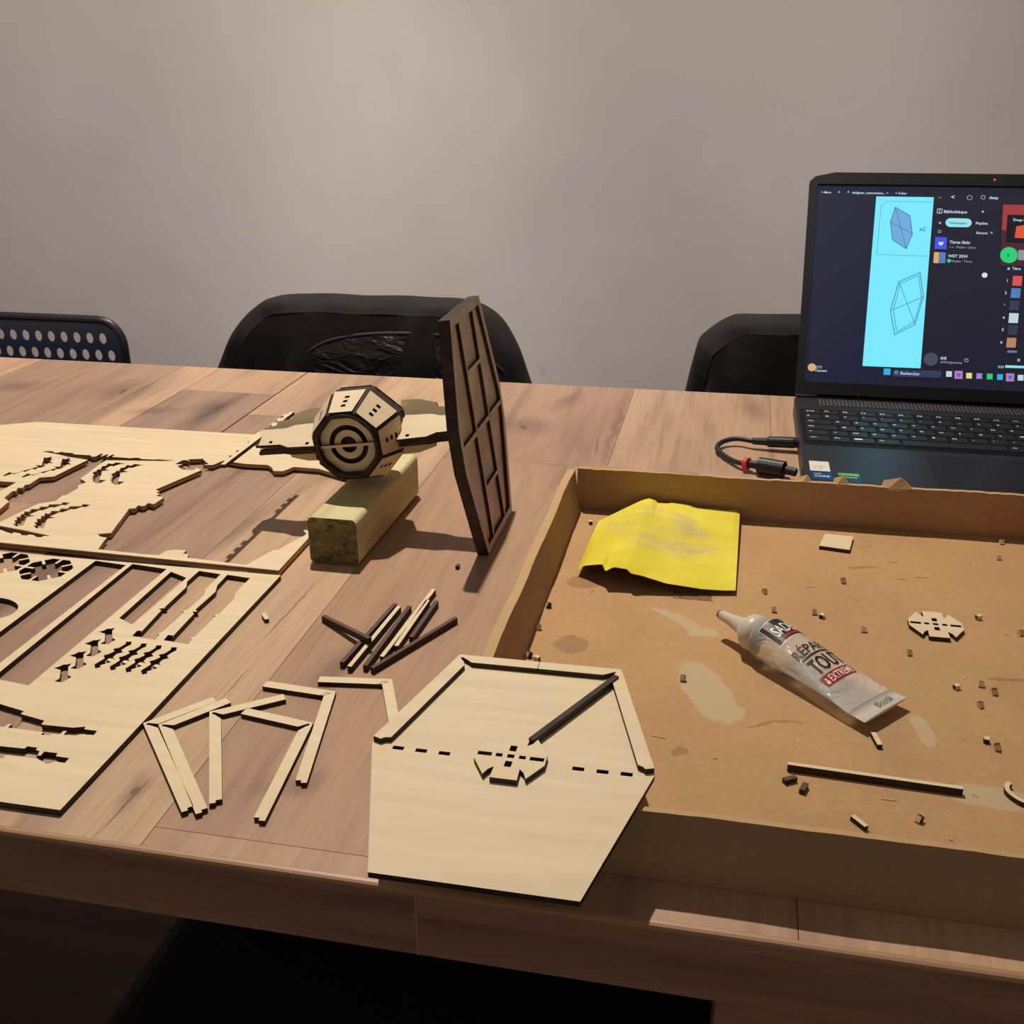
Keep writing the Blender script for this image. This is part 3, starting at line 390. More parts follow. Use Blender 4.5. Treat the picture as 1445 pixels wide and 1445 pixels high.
# ================================================================== laptop
LX0, LX1, LY0, LY1, ZT = .0745, .4365, .925, 1.204, .022
lap = thing('laptop', 'black laptop standing open behind the cardboard box, screen lit', 'laptop', ((LX0+LX1)/2, 1.06, 0))
plastic = mat('dark_laptop_plastic', srgb(33, 33, 40), .45); bezel = mat('matte_black_bezel', srgb(10, 10, 14), .55, Specular_IOR_Level=.2)
keym = mat('black_key_plastic', srgb(24, 24, 30), .5); legend = mat('white_key_print', srgb(225, 225, 230), .5)
legend.node_tree.nodes['Principled BSDF'].inputs['Emission Color'].default_value = (.8, .85, 1, 1); legend.node_tree.nodes['Principled BSDF'].inputs['Emission Strength'].default_value = .25  # faint glow added to the print; the keys have no backlight
o = meshobj('base', [Matrix.Translation((0,0,0)) @ v for v in slab(rr(LX0, LX1, LY0, LY1, .012, 5), [], ZT-.004, flatM(.004))[0]], slab(rr(LX0, LX1, LY0, LY1, .012, 5), [], ZT-.004, flatM(.004))[1], plastic, lap)
md = o.modifiers.new('bevel', 'BEVEL'); md.width = .0015; md.segments = 2; md.limit_method = 'ANGLE'
for x in (LX0+.03, LX1-.05):
    for y in (LY0+.02, LY1-.03): MB().box(x, x+.03, y, y+.008, 0, .0041).obj('foot', bezel, lap)
b = MB(); b.box(.100, .405, 1.1690, 1.1700, ZT, ZT+.0006); b.box(.100, .405, 1.1910, 1.1920, ZT, ZT+.0006)
for k in range(75): b.box(.1005+.00405*k, .1027+.00405*k, 1.170, 1.191, ZT-.0001, ZT+.0005)
b.obj('speaker_grille', mat('dark_grey_grille', srgb(70, 66, 66), .6), lap)
b = MB().box(.078, .4335, 1.034, 1.153, ZT-.0002, ZT+.0003); kbd = b.obj('keyboard', bezel, lap)
rows = [([('Echap',1.0)]+[('F%d'%k,1.0) for k in range(1,13)]+[('Impr',1),('Suppr',1),('',1),('',1),('',1),('',1)], 1.1395, .012),
 ([('2',1),('&',1),('é',1),('"',1),("'",1),('(',1),('-',1),('è',1),('_',1),('ç',1),('à',1),(')',1),('=',1),('<-',2),('Ver',1),('/',1),('*',1),('-',1)], 1.1225, .0155),
 ([('Tab',1.5)]+[(c,1) for c in 'AZERTYUIOP^$']+[('',1.5),('7',1),('8',1),('9',1),('+',1)], 1.1045, .0155),
 ([('Maj',1.75)]+[(c,1) for c in 'QSDFGHJKLM%*']+[('',1.25),('4',1),('5',1),('6',1),('',1)], 1.0865, .0155),
 ([('^',1.25),('<',1)]+[(c,1) for c in 'WXCVBN,;:!']+[('^',2.75),('1',1),('2',1),('3',1),('Ent',1)], 1.0685, .0155),
 ([('Ctrl',1.25),('Fn',1),('##',1.25),('Alt',1.25),('',5.25),('Alt',1.25),('Ctrl',1.25),('<',1),('v',1),('>',1),('0',1.5),('.',1),('',1)], 1.0505, .0155)]
U = .0190
for ks, y, hgt in rows:
    x = .0815; tot = sum(k[1] for k in ks); 
    for s, wd in ks:
        x1 = x + wd*U
        if x1 > .435: break
        V = [(xx, yy, zz) for zz, e in ((ZT+.0002, 0), (ZT+.0018, .0008)) for xx, yy in ((x+.001+e, y-hgt/2+e), (x1-.001-e, y-hgt/2+e), (x1-.001-e, y+hgt/2-e), (x+.001+e, y+hgt/2-e))]
        F = [(0,1,5,4),(1,2,6,5),(2,3,7,6),(3,0,4,7),(4,5,6,7)]; I = [0]*5
        if s:
            tv, tf = text(s); tx = max(v[0] for v in tv); hh = .0052 if len(s) < 3 else .0036; q = min(hh, (wd*U-.005)/max(tx, .1))
            if s == '##': tv = [(0,0,0),(1.4,0,0),(1.4,.6,0),(0,.6,0)]; tf = [(0,1,2,3)]
            F += [tuple(i+8 for i in f) for f in tf]; I += [1]*len(tf); V += [(x+.0035+v[0]*q, y+.001+(v[1])*q*.95, ZT+.0019) for v in tv]
        meshobj('key', V, F, [keym, legend], kbd, I)
        x = x1
MB().box(.19, .32, .938, 1.020, ZT-.0001, ZT+.0002).obj('touchpad', mat('smooth_touchpad', srgb(32, 33, 41), .35), lap)
# stickers
def printed(name, x0, x1, y0, y1, z, col, lines, parent, tcol, t=.00015, **k):
    b = MB().box(x0, x1, y0, y1, z, z+t, 0)
    for s, tx, ty, hgt, wid in lines:
        tv, tf = text(s); wmax = max(v[0] for v in tv); q = wid/wmax
        b.add([(tx+v[0]*q, ty+v[1]*hgt, z+t+.00005) for v in tv], tf, 1)
    return b.obj(name, [col, tcol], parent, **k)
stw = mat('white_sticker', srgb(225, 222, 210), .4); inkd = mat('dark_ink', srgb(40, 40, 44), .5); inkw = mat('white_ink', srgb(235, 235, 235), .5)
printed('sticker', .0805, .0985, .9585, .9850, ZT, stw, [('GEFORCE', .083, .976, .004, .013), ('RTX 3050', .083, .970, .004, .011), ('16 GB', .083, .964, .004, .009)][1:], lap, mat('grey_ink', srgb(150, 148, 140), .5), label='white spec sticker')
printed('sticker', .0815, .0995, .9370, .9560, ZT, mat('blue_sticker', srgb(24, 70, 130), .3), [('intel', .0835, .9500, .0035, .006), ('CORE', .0835, .9430, .0060, .0135)], lap, inkw, label='blue intel CORE sticker')
printed('sticker', .1050, .1235, .9500, .9565, ZT, mat('green_sticker', srgb(100, 180, 60), .3), [], lap, inkw, label='green band sticker')
printed('sticker', .1050, .1235, .9300, .9500, ZT, mat('black_sticker', srgb(20, 22, 20), .3), [('GEFORCE', .107, .9445, .0036, .014)], lap, inkw, label='black sticker under the green band')
# lid
EV = Vector((0, .128, .226)).normalized(); EX = Vector((1, 0, 0)); EN = EX.cross(EV); LO = Vector((.076, 1.2, ZT))
LM = Matrix((EX, EV, EN)).transposed().to_4x4(); LM.translation = LO      # local: s right, v up the lid, n towards the viewer
lidout = [(0, .003), (.359, .003), (.359, .250), (.352, .2595), (.330, .2640), (.0275, .2640), (.006, .2590), (0, .2530)]
V, F, I = slab(lidout, [rect(.0085, .3505, .017, .2500)], .004, LM); lid = meshobj('lid', V, F, bezel, lap)
V, F, I = slab([(p[0], p[1]) for p in lidout], [], .006, LM @ flatM(-.0062)); meshobj('lid_shell', V, F, plastic, lap)
MB().tube([(.10, 1.203, .019), (.41, 1.203, .019)], .006, 12).obj('hinge', bezel, lap)
MB().add([LM @ Vector((.1997+.0013*math.cos(a*.785), .2572+.0013*math.sin(a*.785), .0042)) for a in range(8)], [tuple(range(8))]).obj('camera_light', (lambda q: (q.node_tree.nodes['Principled BSDF'].inputs['Emission Color'].__setattr__('default_value', (1,.12,.08,1)), q.node_tree.nodes['Principled BSDF'].inputs['Emission Strength'].__setattr__('default_value', .6), q)[2])(mat('red_led', srgb(120, 30, 26), .4)), lid, label='small red camera light')
def em(name, c, s=1.0):
    q = mat('screen_'+name, (.003, .003, .004), .5, Specular_IOR_Level=.12); b_ = q.node_tree.nodes['Principled BSDF']
    b_.inputs['Emission Color'].default_value = (*srgb(*c), 1); b_.inputs['Emission Strength'].default_value = s; return q
PAL = dict(bg=(27,31,52), bg2=(30,30,44), page=(122,232,255), pline=(80,170,205), pshape=(112,170,220), pdark=(60,112,150), white=(205,225,240), pill=(150,225,235), sdark=(16,18,28), sdark2=(52,58,78), blue=(70,80,235), blue2=(40,120,235), orange=(215,170,110), steel=(80,125,180), red=(160,58,56), darkred=(72,34,44), red2=(220,80,80), orangered=(222,84,50), green=(40,205,120), grey=(140,150,160), pale=(190,212,220), skin=(180,130,100), cyan=(50,175,225), bar=(52,60,92), purple=(190,120,170), yellow=(220,215,140), lilac=(150,130,215), avatar=(70,76,92), ring=(200,215,225), ringsq=(200,215,225))
keys = list(PAL); smats = [em(k_, PAL[k_], 1.0) for k_ in keys]; KI = {k_: i for i, k_ in enumerate(keys)}
b = MB(); lay = [0.0002]
def P3(s, v): return LM @ Vector((s, v, lay[0]))
def fill(pts, colr): lay[0] += .000012; b.add([P3(*p) for p in pts], [tuple(range(len(pts)))], KI[colr])
def stroke(p, q, wd, colr):
    p = Vector(p); q = Vector(q); d = (q-p).normalized(); nn = Vector((-d.y, d.x))*wd/2; fill([p-nn, q-nn, q+nn, p+nn], colr)
fill(rect(.0085, .3505, .017, .2500), 'bg'); fill([(.0862+.004, .017), (.3505, .017), (.3505, .2500), (.107, .2500)], 'bg2') 
CUT = .3505
for it in UI:
    kk = it[0]
    if kk == 'r' or kk == 'p':
        P = [(min(x, CUT), y) for x, y in it[1]]
        if kk == 'p':
            (x0, y0), (x1, y1) = P[3], P[1]; r = (y1-y0)/2; cyy = (y0+y1)/2
            P = [(x1-r+r*math.cos(a), cyy+r*math.sin(a)) for a in [R(-90+18*k_) for k_ in range(11)]] + [(x0+r+r*math.cos(a), cyy+r*math.sin(a)) for a in [R(90+18*k_) for k_ in range(11)]]
        fill(P, it[2])
    elif kk == 'l': stroke(it[1][0], it[1][1], it[3], it[2])
    elif kk == 't':
        tv, tf = text(it[2]); q = it[3]/4.25*.00089*1.30; lay[0] += .000012
        if max(v[0] for v in tv)*q + it[1][0] < .35: b.add([P3(it[1][0]+v[0]*q, it[1][1]+v[1]*q) for v in tv], tf, KI[it[4]])
    elif kk == 'c':
        it = (it[0], it[1], it[2]*.62, it[3])
        for k_ in range(12):
            a0, a1 = k_*math.pi/6, (k_+1)*math.pi/6
            stroke((it[1][0]+it[2]*math.cos(a0), it[1][1]+it[2]*math.sin(a0)), (it[1][0]+it[2]*math.cos(a1), it[1][1]+it[2]*math.sin(a1)), .0004, it[3])
    elif kk == 'c2': fill(circle(it[1][0], it[1][1], it[2]), it[3])
    elif kk == 's':
        x, y = it[1]; r = it[2]/2
        for p_, q_ in (((x-r,y-r),(x+r,y-r)),((x+r,y-r),(x+r,y+r)),((x+r,y+r),(x-r,y+r)),((x-r,y+r),(x-r,y-r)),((x,y-r),(x,y+r))): stroke(p_, q_, .0006, it[3])
    elif kk == 'h': 
        x, y = it[1]; r = it[2]; fill([(x, y-r), (x+r, y), (x+r*.9, y+r*.6), (x+r*.45, y+r*.75), (x, y+r*.35), (x-r*.45, y+r*.75), (x-r*.9, y+r*.6), (x-r, y)], it[3])
b.obj('display', smats, lid, label='lit screen with a pale blue instruction sheet and a music player')
# ================================================================== cut plywood sheets
def tooth_oct(cx, cy, r, rot=0, inner=.55, tw=.055, n=8):
    """eight-sided hole with eight tabs pointing inwards"""
    P = []
    for k in range(n):
        a0 = rot + 2*math.pi*(k-.5)/n; a1 = rot + 2*math.pi*(k+.5)/n; am = rot + 2*math.pi*k/n
        v0 = (r*math.cos(a0), r*math.sin(a0)); v1 = (r*math.cos(a1), r*math.sin(a1))
        d = (math.cos(am), math.sin(am)); t = (-d[1], d[0]); ap = r*math.cos(math.pi/n)
        P += [v0] + [(d[0]*q + t[0]*s*r*tw, d[1]*q + t[1]*s*r*tw) for q, s in ((ap, -1), (r*inner, -1), (r*inner, 1), (ap, 1))]
    return [(cx+x, cy+y) for x, y in P]
Usheet = D['U']; L = D['L']
outU = [(-.90, .712), (-.3345, .6976), (-.3360, 1.008), (-.7533, 1.004), (-.90, .93)]
big = Usheet['big'][:]
# the opening runs on behind the model and the timber block, leaving a narrow border on the right
big = big[1:-1] + [big[-1], (-.3450, .775), (-.3455, .900)]
holesU = [big] + [Usheet[k] for k in ('slit', 'tri', 'z1', 'z2', 'z3', 'z4', 'z5', 'z6', 'slot')]
slabobj('cut_plywood_sheet', outU, holesU, .004, flatM(.002), [ply, rawedge], label='pale plywood sheet with a large cut-out, lying furthest back on the table', cat='plywood sheet', group=None)
sh2h = [L['a'], L['b'], L['c'], L['d'], L['e'], L['s1'], L['s2']]
bc = D['birdc']; b0 = (sum(p[0] for p in L['bird'])/12, sum(p[1] for p in L['bird'])/12)
b1 = bc[0]
bird0 = [((x-b0[0])*1.2, (y-b0[1])*1.2) for x, y in L['bird']]
for k in range(4): sh2h.append([(x + b0[0] - .0007*k, y + b0[1] - .0167*k) for x, y in bird0])
for k in range(4): sh2h.append([(x - .01155*k, y + .0004*k) for x, y in L['sp']])
sh2h.append(tooth_oct(-.5187, .6680, .0208, R(-4))); sh2h.append(tooth_oct(-.5600, .6720, .0208, R(-4)))
sh2h.append([(-.5260+.0275*math.cos(-t*math.pi/16), .5995+.0185*math.sin(-t*math.pi/16)) for t in range(32)])
sh2h[0] = [(-.493,.6865),(-.4688,.6872),(-.4716,.43),(-.4957,.43)] if False else sh2h[0]
outL = [(-.70, .4035), (-.3338, .4037), (-.3312, .6935), (-.70, .6905)]
slabobj('cut_plywood_sheet', outL, sh2h, .004, flatM(.0), [ply, edge], label='pale plywood sheet with long slots and small cut-outs, front left of the table', cat='plywood sheet')
# ================================================================== timber block
timber = mat('green_treated_pine', srgb(200, 192, 140), .65)
_v = coord(timber, (60, 4, 60)); base(timber, ramp(timber, noise(timber, _v, 1, 4), [(.3, srgb(176, 164, 110)), (.7, srgb(214, 206, 156))]))
endg = mat('mouldy_end_grain', srgb(110, 100, 64), .8)
_v = coord(endg, (70, 70, 110)); base(endg, ramp(endg, noise(endg, _v, 2, 6, .6, 1.0), [(.3, srgb(62, 56, 36)), (.55, srgb(122, 112, 72)), (.75, srgb(160, 148, 100))]))
pr = rr(-.3200, -.2790, .0002, .0403, .0045, 4)
b = MB(); n = len(pr); y0, y1 = .7275, .884; dx = .004
b.add([(x, y0, z) for x, z in pr] + [(x+dx, y1, z) for x, z in pr], [(i, (i+1) % n, (i+1) % n+n, i+n) for i in range(n)] + [tuple(range(n)), tuple(range(n, 2*n))[::-1]], [0]*n+[1, 1])
o = b.obj('timber_block', [timber, endg], label='short square block of greenish pine under the assembled plywood model', cat='block')
b = MB()
# ================================================================== assembled wooden model (plain stand-in)
Cm = Vector((-.3015, .814, .0835)); Av = Vector((.9903, 0, .139)).normalized(); Uv = Vector((-.139, 0, .9903)).normalized(); Fv = Vector((0, -1, 0))
model = thing('plywood_model', 'half-built plywood model, eight-sided drum with arms and one leaning side panel, on the timber block', 'model', (Cm.x, Cm.y, .03))
def B3(a, f, u): return Cm + Av*a + Fv*f + Uv*u
def ring3(r, f, n=8, ph=22.5): return [B3(r*math.cos(R(ph+360*k/n)), f, r*math.sin(R(ph+360*k/n))) for k in range(n)]
rings = [(0, -.034), (.027, -.034), (.0405, -.008), (.0405, .006), (.0295, .036), (.0255, .036), (.0255, .027), (0, .027)]
V = []; F = []
for r, f in rings: V += ring3(max(r, .0001), f)
for i in range(len(rings)-1):
    for k in range(8):
        k2 = (k+1) % 8; F.append((i*8+k, i*8+k2, (i+1)*8+k2, (i+1)*8+k))
o = meshobj('drum', V, F, edge, model)
def plate(q, t, holes, name, parent, mats):
    """board over the quad q (four 3-D corners, anticlockwise from outside) with small square holes along its middle"""
    o_ = q[0]; x = (q[1]-q[0]).normalized(); nrm = x.cross(q[3]-q[0]).normalized(); y = nrm.cross(x)
    M = Matrix((x, y, nrm)).transposed().to_4x4(); M.translation = o_
    out = [((p-o_).dot(x), (p-o_).dot(y)) for p in q]; cx = sum(p[0] for p in out)/4; cy = sum(p[1] for p in out)/4
    out = [(cx+(a-cx)*.90, cy+(c_-cy)*.93) for a, c_ in out]
    hs = []
    for k in holes:
        hs.append(rect(cx-.0020, cx+.0020, cy+k-.0017, cy+k+.0017))
    V, F, I = slab(out, hs, t, M); return meshobj(name, V, F, mats, parent, I)
for (ra, fa), (rb, fb) in (((.0405, .004), (.0295, .0362)), ((.0270, -.0342), (.0405, -.006))):
    A = ring3(ra, fa); Bq = ring3(rb, fb)
    for k in range(8):
        k2 = (k+1) % 8
        q = [A[k], A[k2], Bq[k2], Bq[k]]; nrm = (q[1]-q[0]).cross(q[3]-q[0]); 
        mid = sum(q, Vector())/4 - Cm
        if nrm.dot(mid) < 0: q = [A[k2], A[k], Bq[k], Bq[k2]]
        plate(q, .0016, (-.0062, .0002, .0066), 'facet_plate', model, [ply, edge])
# front disc: a plain round lid made of stacked rings
fm = Matrix((Av, Uv, Av.cross(Uv))).transposed().to_4x4()
if Av.cross(Uv).dot(Fv) < 0: fm = Matrix((-Av, Uv, (-Av).cross(Uv))).transposed().to_4x4()
def FM(f): q = fm.copy(); q.translation = Cm + Fv*f; return q
slabobj('front_ring', circle(0, 0, .0247, 40), [circle(0, 0, .0168, 32)], .003, FM(.0285), [ply2, edge], model)
slabobj('rim_ring', circle(0, 0, .0272, 40), [circle(0, 0, .0248, 40)], .0025, FM(.0350), [edge, edge], model)
slabobj('inner_ring', circle(0, 0, .0125, 32), [circle(0, 0, .0070, 28)], .003, FM(.0285), [ply2, edge], model)
slabobj('cross_bar', rect(-.0240, .0240, -.0011, .0011), [], .003, FM(.0316), [ply, edge], model)
# arms: a flat deck with dark edges and stepped gussets above and below
for s in (-1, 1):
    tip = .098 if s > 0 else .094
    dk = [(.036*s, -.018), (.062*s, -.017), (.070*s, -.013), (tip*s, -.012), (tip*s, .007), (.070*s, .007), (.062*s, .010), (.036*s, .011)]
    ty = (-Fv + Uv*.5).normalized(); M = Matrix((Av, ty, Av.cross(ty))).transposed().to_4x4(); M.translation = Cm + Uv*.002
    slabobj('arm_deck', [(a, f) for a, f in dk], [rect(.045*s-.0015, .045*s+.0015, -.0155, -.0125), rect(.080*s-.0015, .080*s+.0015, -.0105, -.0078)], .003, M, [ply, edge], model)
    for sg, zz in ((1, .004), (-1, -.003)):
        gus = [(.034*s, 0), (tip*s, 0), (tip*s, .003), (.082*s, .004), (.081*s, .0075), (.066*s, .009), (.065*s, .0125), (.050*s, .0165), (.034*s, .017)]
        for yy, lean in ((.013, .45), ):
            up_ = (Uv*sg + Fv*(-lean if sg > 0 else lean*.6)).normalized(); nn = Av.cross(up_)
            M = Matrix((Av, up_, nn)).transposed().to_4x4(); M.translation = Cm + Uv*zz - Fv*(yy if sg > 0 else -.004)
            slabobj('arm_gusset', gus, [], .003, M, [ply2, edge], model)
    M = Matrix((Av, -Fv, Uv)).transposed().to_4x4(); M.translation = Cm + Uv*-.011 - Fv*.004
    slabobj('arm_deck', [(a, f) for a, f in dk], [], .003, M, [singed, edge], model)
    for fz in (.0165, -.0165): 
        o = MB(); o.box(-.03, .03, -.001, .001, 0, .006)
    V = [B3(a*s, .0125, u) for a, u in ((.036, -.0090), (tip-.004, -.0080), (tip-.004, -.0048), (.036, -.0050))] + [B3(a*s, .0100, u) for a, u in ((.036, -.0090), (tip-.004, -.0080), (tip-.004, -.0048), (.036, -.0050))]
    meshobj('arm_web', V, [(0,1,2,3),(7,6,5,4),(0,4,5,1),(1,5,6,2),(2,6,7,3),(3,7,4,0)], edge, model)
# notched cross strip on the free arm
P = [(-.072, -.0028), (.072, -.0028), (.072, .001)]
for k in range(3): x = .060-k*.013; P += [(x+.004, .001), (x+.004, .0036), (x-.003, .0036), (x-.003, .001)]
P += [(.018, .001), (.010, .0058), (-.010, .0058), (-.018, .001)]
for k in range(3): x = -.034-k*.013; P += [(x+.003, .001), (x+.003, .0036), (x-.004, .0036), (x-.004, .001)]
P += [(-.072, .001)]
M = Matrix((-Fv, -Av, Vector((0, 0, 1)))).transposed().to_4x4(); 
Yx = (-Fv); Xx = (-Av + Uv*.12).normalized(); M = Matrix((Yx, Xx, Yx.cross(Xx))).transposed().to_4x4(); M.translation = B3(-.090, 0, 0) + Vector((-.004, -.002, .001))
slabobj('notched_strip', P, [], .0032, M, [ply, edge], model)
# side panel: framed board leaning on the far arm, plain ladder bracing
Wn = Av; We = -Fv; Wu = Uv
Wo = Vector((-.1845, .814, .0005))
pan = bpy.data.objects.new
def WM(t): q = Matrix((We, Wu, Wn)).transposed().to_4x4(); q.translation = Wo + Wn*t; return q
pout = [(-.047, 0), (.047, 0), (.0715, .080), (.0715, .114), (.047, .1945), (-.047, .1945), (-.0715, .114), (-.0715, .080)]
pin = [(-.0415, .0065), (.0415, .0065), (.0655, .086), (.0655, .108), (.0415, .188), (-.0415, .188), (-.0655, .108), (-.0655, .086)]
sidep = slabobj('side_panel', pout, [], .003, WM(-.003), [singed, edge], model)
slabobj('panel_frame', pout, [pin], .0032, WM(.0001), [singed, edge], model)
slabobj('panel_frame', pout, [pin], .0032, WM(-.0063), [singed, edge], model)
def barw(p, q, wd, tt=.0030, name='brace'):
    p = Vector(p); q = Vector(q); d = (q-p).normalized(); nn = Vector((-d.y, d.x))*wd/2
    slabobj(name, [tuple(p-nn), tuple(q-nn), tuple(q+nn), tuple(p+nn)], [], tt, WM(.0001), [singed, edge], model)
for x in (-.022, .022): barw((x, .0068), (x, .1877), .0034)
for x0, x1, z in ((-.0652, .0652, .097),): barw((x0, z), (-.0241, z), .0040); barw((-.0199, z), (.0199, z), .0040); barw((.0241, z), (x1, z), .0040)
for z in (.048, .146): barw((-.0199, z), (.0199, z), .0034)
# ================================================================== loose strips
def lstrip(O, P_, Q, label, engraved):
    O, P_, Q = Vector(O), Vector(P_), Vector(Q); wd = .0068
    a = (P_-O).normalized(); c_ = (Q-O).normalized(); sgn = 1 if a.cross(c_) > 0 else -1
    na = Vector((-a.y, a.x))*sgn; nc = Vector((c_.y, -c_.x))*sgn
    k = wd*(1 + a.dot(c_))/abs(a.cross(c_)) ; I_ = O + a*k + na*wd; bis = (I_-O)
    pts = [O, Q, Q + nc*wd*.45, Q + nc*wd*.45 + c_*.0016, Q + nc*wd + c_*.0016] if False else [O, Q, Q+nc*wd*.5, Q+nc*wd*.5-c_*.0022, Q+nc*wd-c_*.0022]
    I_c = I_ + c_*.0026; 
    if not engraved: u_ = bis.normalized(); v_ = Vector((-u_.y, u_.x)); v_ = v_ if v_.dot(c_) > 0 else -v_; pts += [I_ + c_*.0038, O + u_*bis.length*.62 + v_*.0014, O + u_*bis.length*.30 + v_*.0012, O + u_*bis.length*.30 - v_*.0007, I_ - u_*.0012 - v_*.0009, I_ + a*.0014]
    else: pts += [I_]
    pts += [P_ + na*wd, P_]
    o = slabobj('corner_strip', [(p.x, p.y) for p in pts], [], .0030, flatM(.0001), [ply, edge], None, label=label, cat='wooden strip', group='bent plywood frame strips lying loose on the table')
    if engraved:
        q = [I_, I_-bis*.55, I_-bis*.55+a*.0030, I_+a*.0022]
        b = MB()
        for i in range(4):
            p, r_ = q[i], q[(i+1) % 4]; d = (r_-p).normalized(); nn = Vector((-d.y, d.x))*.00022
            b.add([(v.x, v.y, .00315) for v in (p-nn, r_-nn, r_+nn, p+nn)], [(0, 1, 2, 3)])
        nm = b.obj('engraved_line', edge, None) ; nm.parent = o; nm.location = (nm.location - o.location); LOC[nm.name] = Vector()
    return o
LB = ['leftmost bent pale plywood strip, its corner touching the slotted sheet', 'bent plywood strip nested inside the leftmost one', 'bent plywood strip with its long arm pointing straight at the table edge, third from left',
      'bent plywood strip reaching nearest to the table edge, its corner against a longer neighbour', 'bent plywood strip with an engraved corner, lying behind the one nearest the table edge', 'bent plywood strip with its long end tucked under the hexagon board']
for k, (O, P_, Q) in enumerate(D['Ls']):
    lstrip(O, P_, Q, LB[k], k >= 4)
SL = [('short dark-edged wooden stick lying across two others, leftmost in the pile', 0), ('dark wooden stick at the left of the pile, under the crossing one', 0), ('wooden stick with a pale top beside the leftmost dark one', 1), ('dark wooden stick standing alone in the middle of the pile', 0),
      ('longest pale-topped wooden stick, reaching furthest back in the pile', 1), ('pale-topped wooden stick lying against the longest pale one', 1), ('shorter dark wooden stick right of the pale pair', 0), ('dark wooden stick splayed out to the right of the pile', 0)]
dkp = mat('burnt_top_plywood', srgb(86, 62, 50), .7)
zs = [.0052, 0, 0, 0, 0, 0, 0, 0]
for k, (p, q) in enumerate(D['sticks']):
    if k == 5: p, q = (-.2078, .6739), (-.2089, .6045)
    p, q = Vector(p), Vector(q); d = q-p
    if k == 2: p = p + Vector((.0016, 0)); q = q + Vector((.0012, 0))
    if k == 5: p = p + Vector((.0014, 0)); q = q + Vector((-.0002, 0)); 
    if k == 4: p = p + Vector((.001, 0)); q = q + Vector((-.0002, 0))
    if k == 6: p = p + Vector((.0022, 0)); q = q + Vector((.0042, 0))
    if k == 3: p += Vector((.0006, 0)); q += Vector((.0006, 0))
    d = (q-p).normalized(); wd = .0030; ht = .0048; nn = Vector((-d.y, d.x))*wd/2; z0 = zs[k]
    if k == 7: p += Vector((.0012, 0)); q += Vector((.0030, -.001))
    tilt = .0 
    zz = [0, z0, z0, 0] if k == 0 else [z0]*4
    V = [(v.x, v.y, z+zq) for z in (.0001, ht) for v, zq in zip((p-nn, q-nn, q+nn, p+nn), zz)]
    pale = SL[k][1]
    meshobj('stick', V, [(3,2,1,0),(4,5,6,7),(0,1,5,4),(1,2,6,5),(2,3,7,6),(3,0,4,7)], [ply if pale else dkp, edge], None, [1,0,1,1,1,1], label=SL[k][0], cat='stick', group='loose wooden sticks in a small pile')
# small chips on the table
def cubelet(name, x, y, ang, sx, sy, sz, z0, mats, idx, **k):
    M = Matrix.Translation((x, y, z0)) @ Matrix.Rotation(ang, 4, 'Z')
    b = MB().box(-sx/2, sx/2, -sy/2, sy/2, 0, sz, 0, M); b.i = idx
    return b.obj(name, mats, None, **k)
cp = [(.0048*math.cos(R(a))+(.003 if abs(a) < 91 else -.003), .0017*math.sin(R(a))) for a in range(-90, 271, 30)]
M = Matrix.Translation((-.3165, .6305, .0001)) @ Matrix.Rotation(R(-52), 4, 'Z')
slabobj('wooden_chip', [(-.0045,-.0016),(.0045,-.0016),(.0055,-.0008),(.0055,.0008),(.0045,.0016),(-.0045,.0016),(-.0055,.0008),(-.0055,-.0008)], [], .003, M, [ply, edge], label='small oblong plywood chip on the bare table beside the slotted sheet', cat='chip')
cubelet('wooden_chip', -.2005, .7395, .05, .0028, .0045, .003, .0001, [dkp, edge], [1,0,1,1,1,1], label='tiny dark wooden chip on the table in front of the leaning side panel', cat='chip')
# ================================================================== hexagon board lying on the box corner
HZ0 = .0422
hexb = thing('hexagon_board', 'pale hexagonal plywood board lying over the near left corner of the box', 'board', (-.094, .438, HZ0))
HX = [(-.1680, .4390), (-.1440, .5300), (-.0482, .5312), (-.0215, .4395), (-.0452, .3470), (-.1388, .3465)]
hsl = [rect(x-.0030, x+.0030, y-.0015, y+.0015) for x, y in D['hexslots']]
slabobj('plate', HX, hsl, .003, flatM(HZ0), [ply2, edge], hexb)
hc = Vector((-.0945, .4385))
def inset(p, k): p = Vector(p); return p + (hc-p).normalized()*k
t1 = HZ0+.0031; W_ = .0078
def strip_poly(pts, wd):   # outer polyline, inner offset towards the centre
    outp = [Vector(p) for p in pts]; inn = []
    for i, p in enumerate(outp):
        ds = []
        if i > 0: ds.append((outp[i]-outp[i-1]).normalized())
        if i < len(outp)-1: ds.append((outp[i+1]-outp[i]).normalized())
        ns = [Vector((d.y, -d.x)) for d in ds]
        if len(ns) == 1: inn.append(p + ns[0]*wd)
        else: nb = (ns[0]+ns[1]).normalized(); inn.append(p + nb*(wd/nb.dot(ns[0])))
    return outp, inn
TLm = Vector((-.0959, .5306))
o1, i1 = strip_poly([Vector(HX[0])+Vector((.0004,.0016)), HX[1], TLm-Vector((.0002,0))], W_)
bis = i1[1]-Vector(HX[1])
pl = [o1[0], o1[1], o1[2], i1[2], i1[1]+Vector((.0030, 0)), i1[1]+Vector((.0016, .0006))-bis*.25, Vector(HX[1])+bis*.35, Vector(HX[1])+bis*.35-Vector((.0006,.0014)), i1[1]-bis*.15+Vector((-.0006,-.0014)), i1[1]+Vector((-.0004, -.0034)), i1[0]+Vector((.0018,.0028)), i1[0]+Vector((-.0016,.0020)), i1[0]+Vector((-.003, .0004))]
slabobj('frame_strip', [(p.x, p.y) for p in pl], [], .003, flatM(t1), [ply, edge], hexb)
o2, i2 = strip_poly([TLm+Vector((.0002,0)), HX[2], Vector(HX[3])+Vector((-.0004,.0016))], W_)
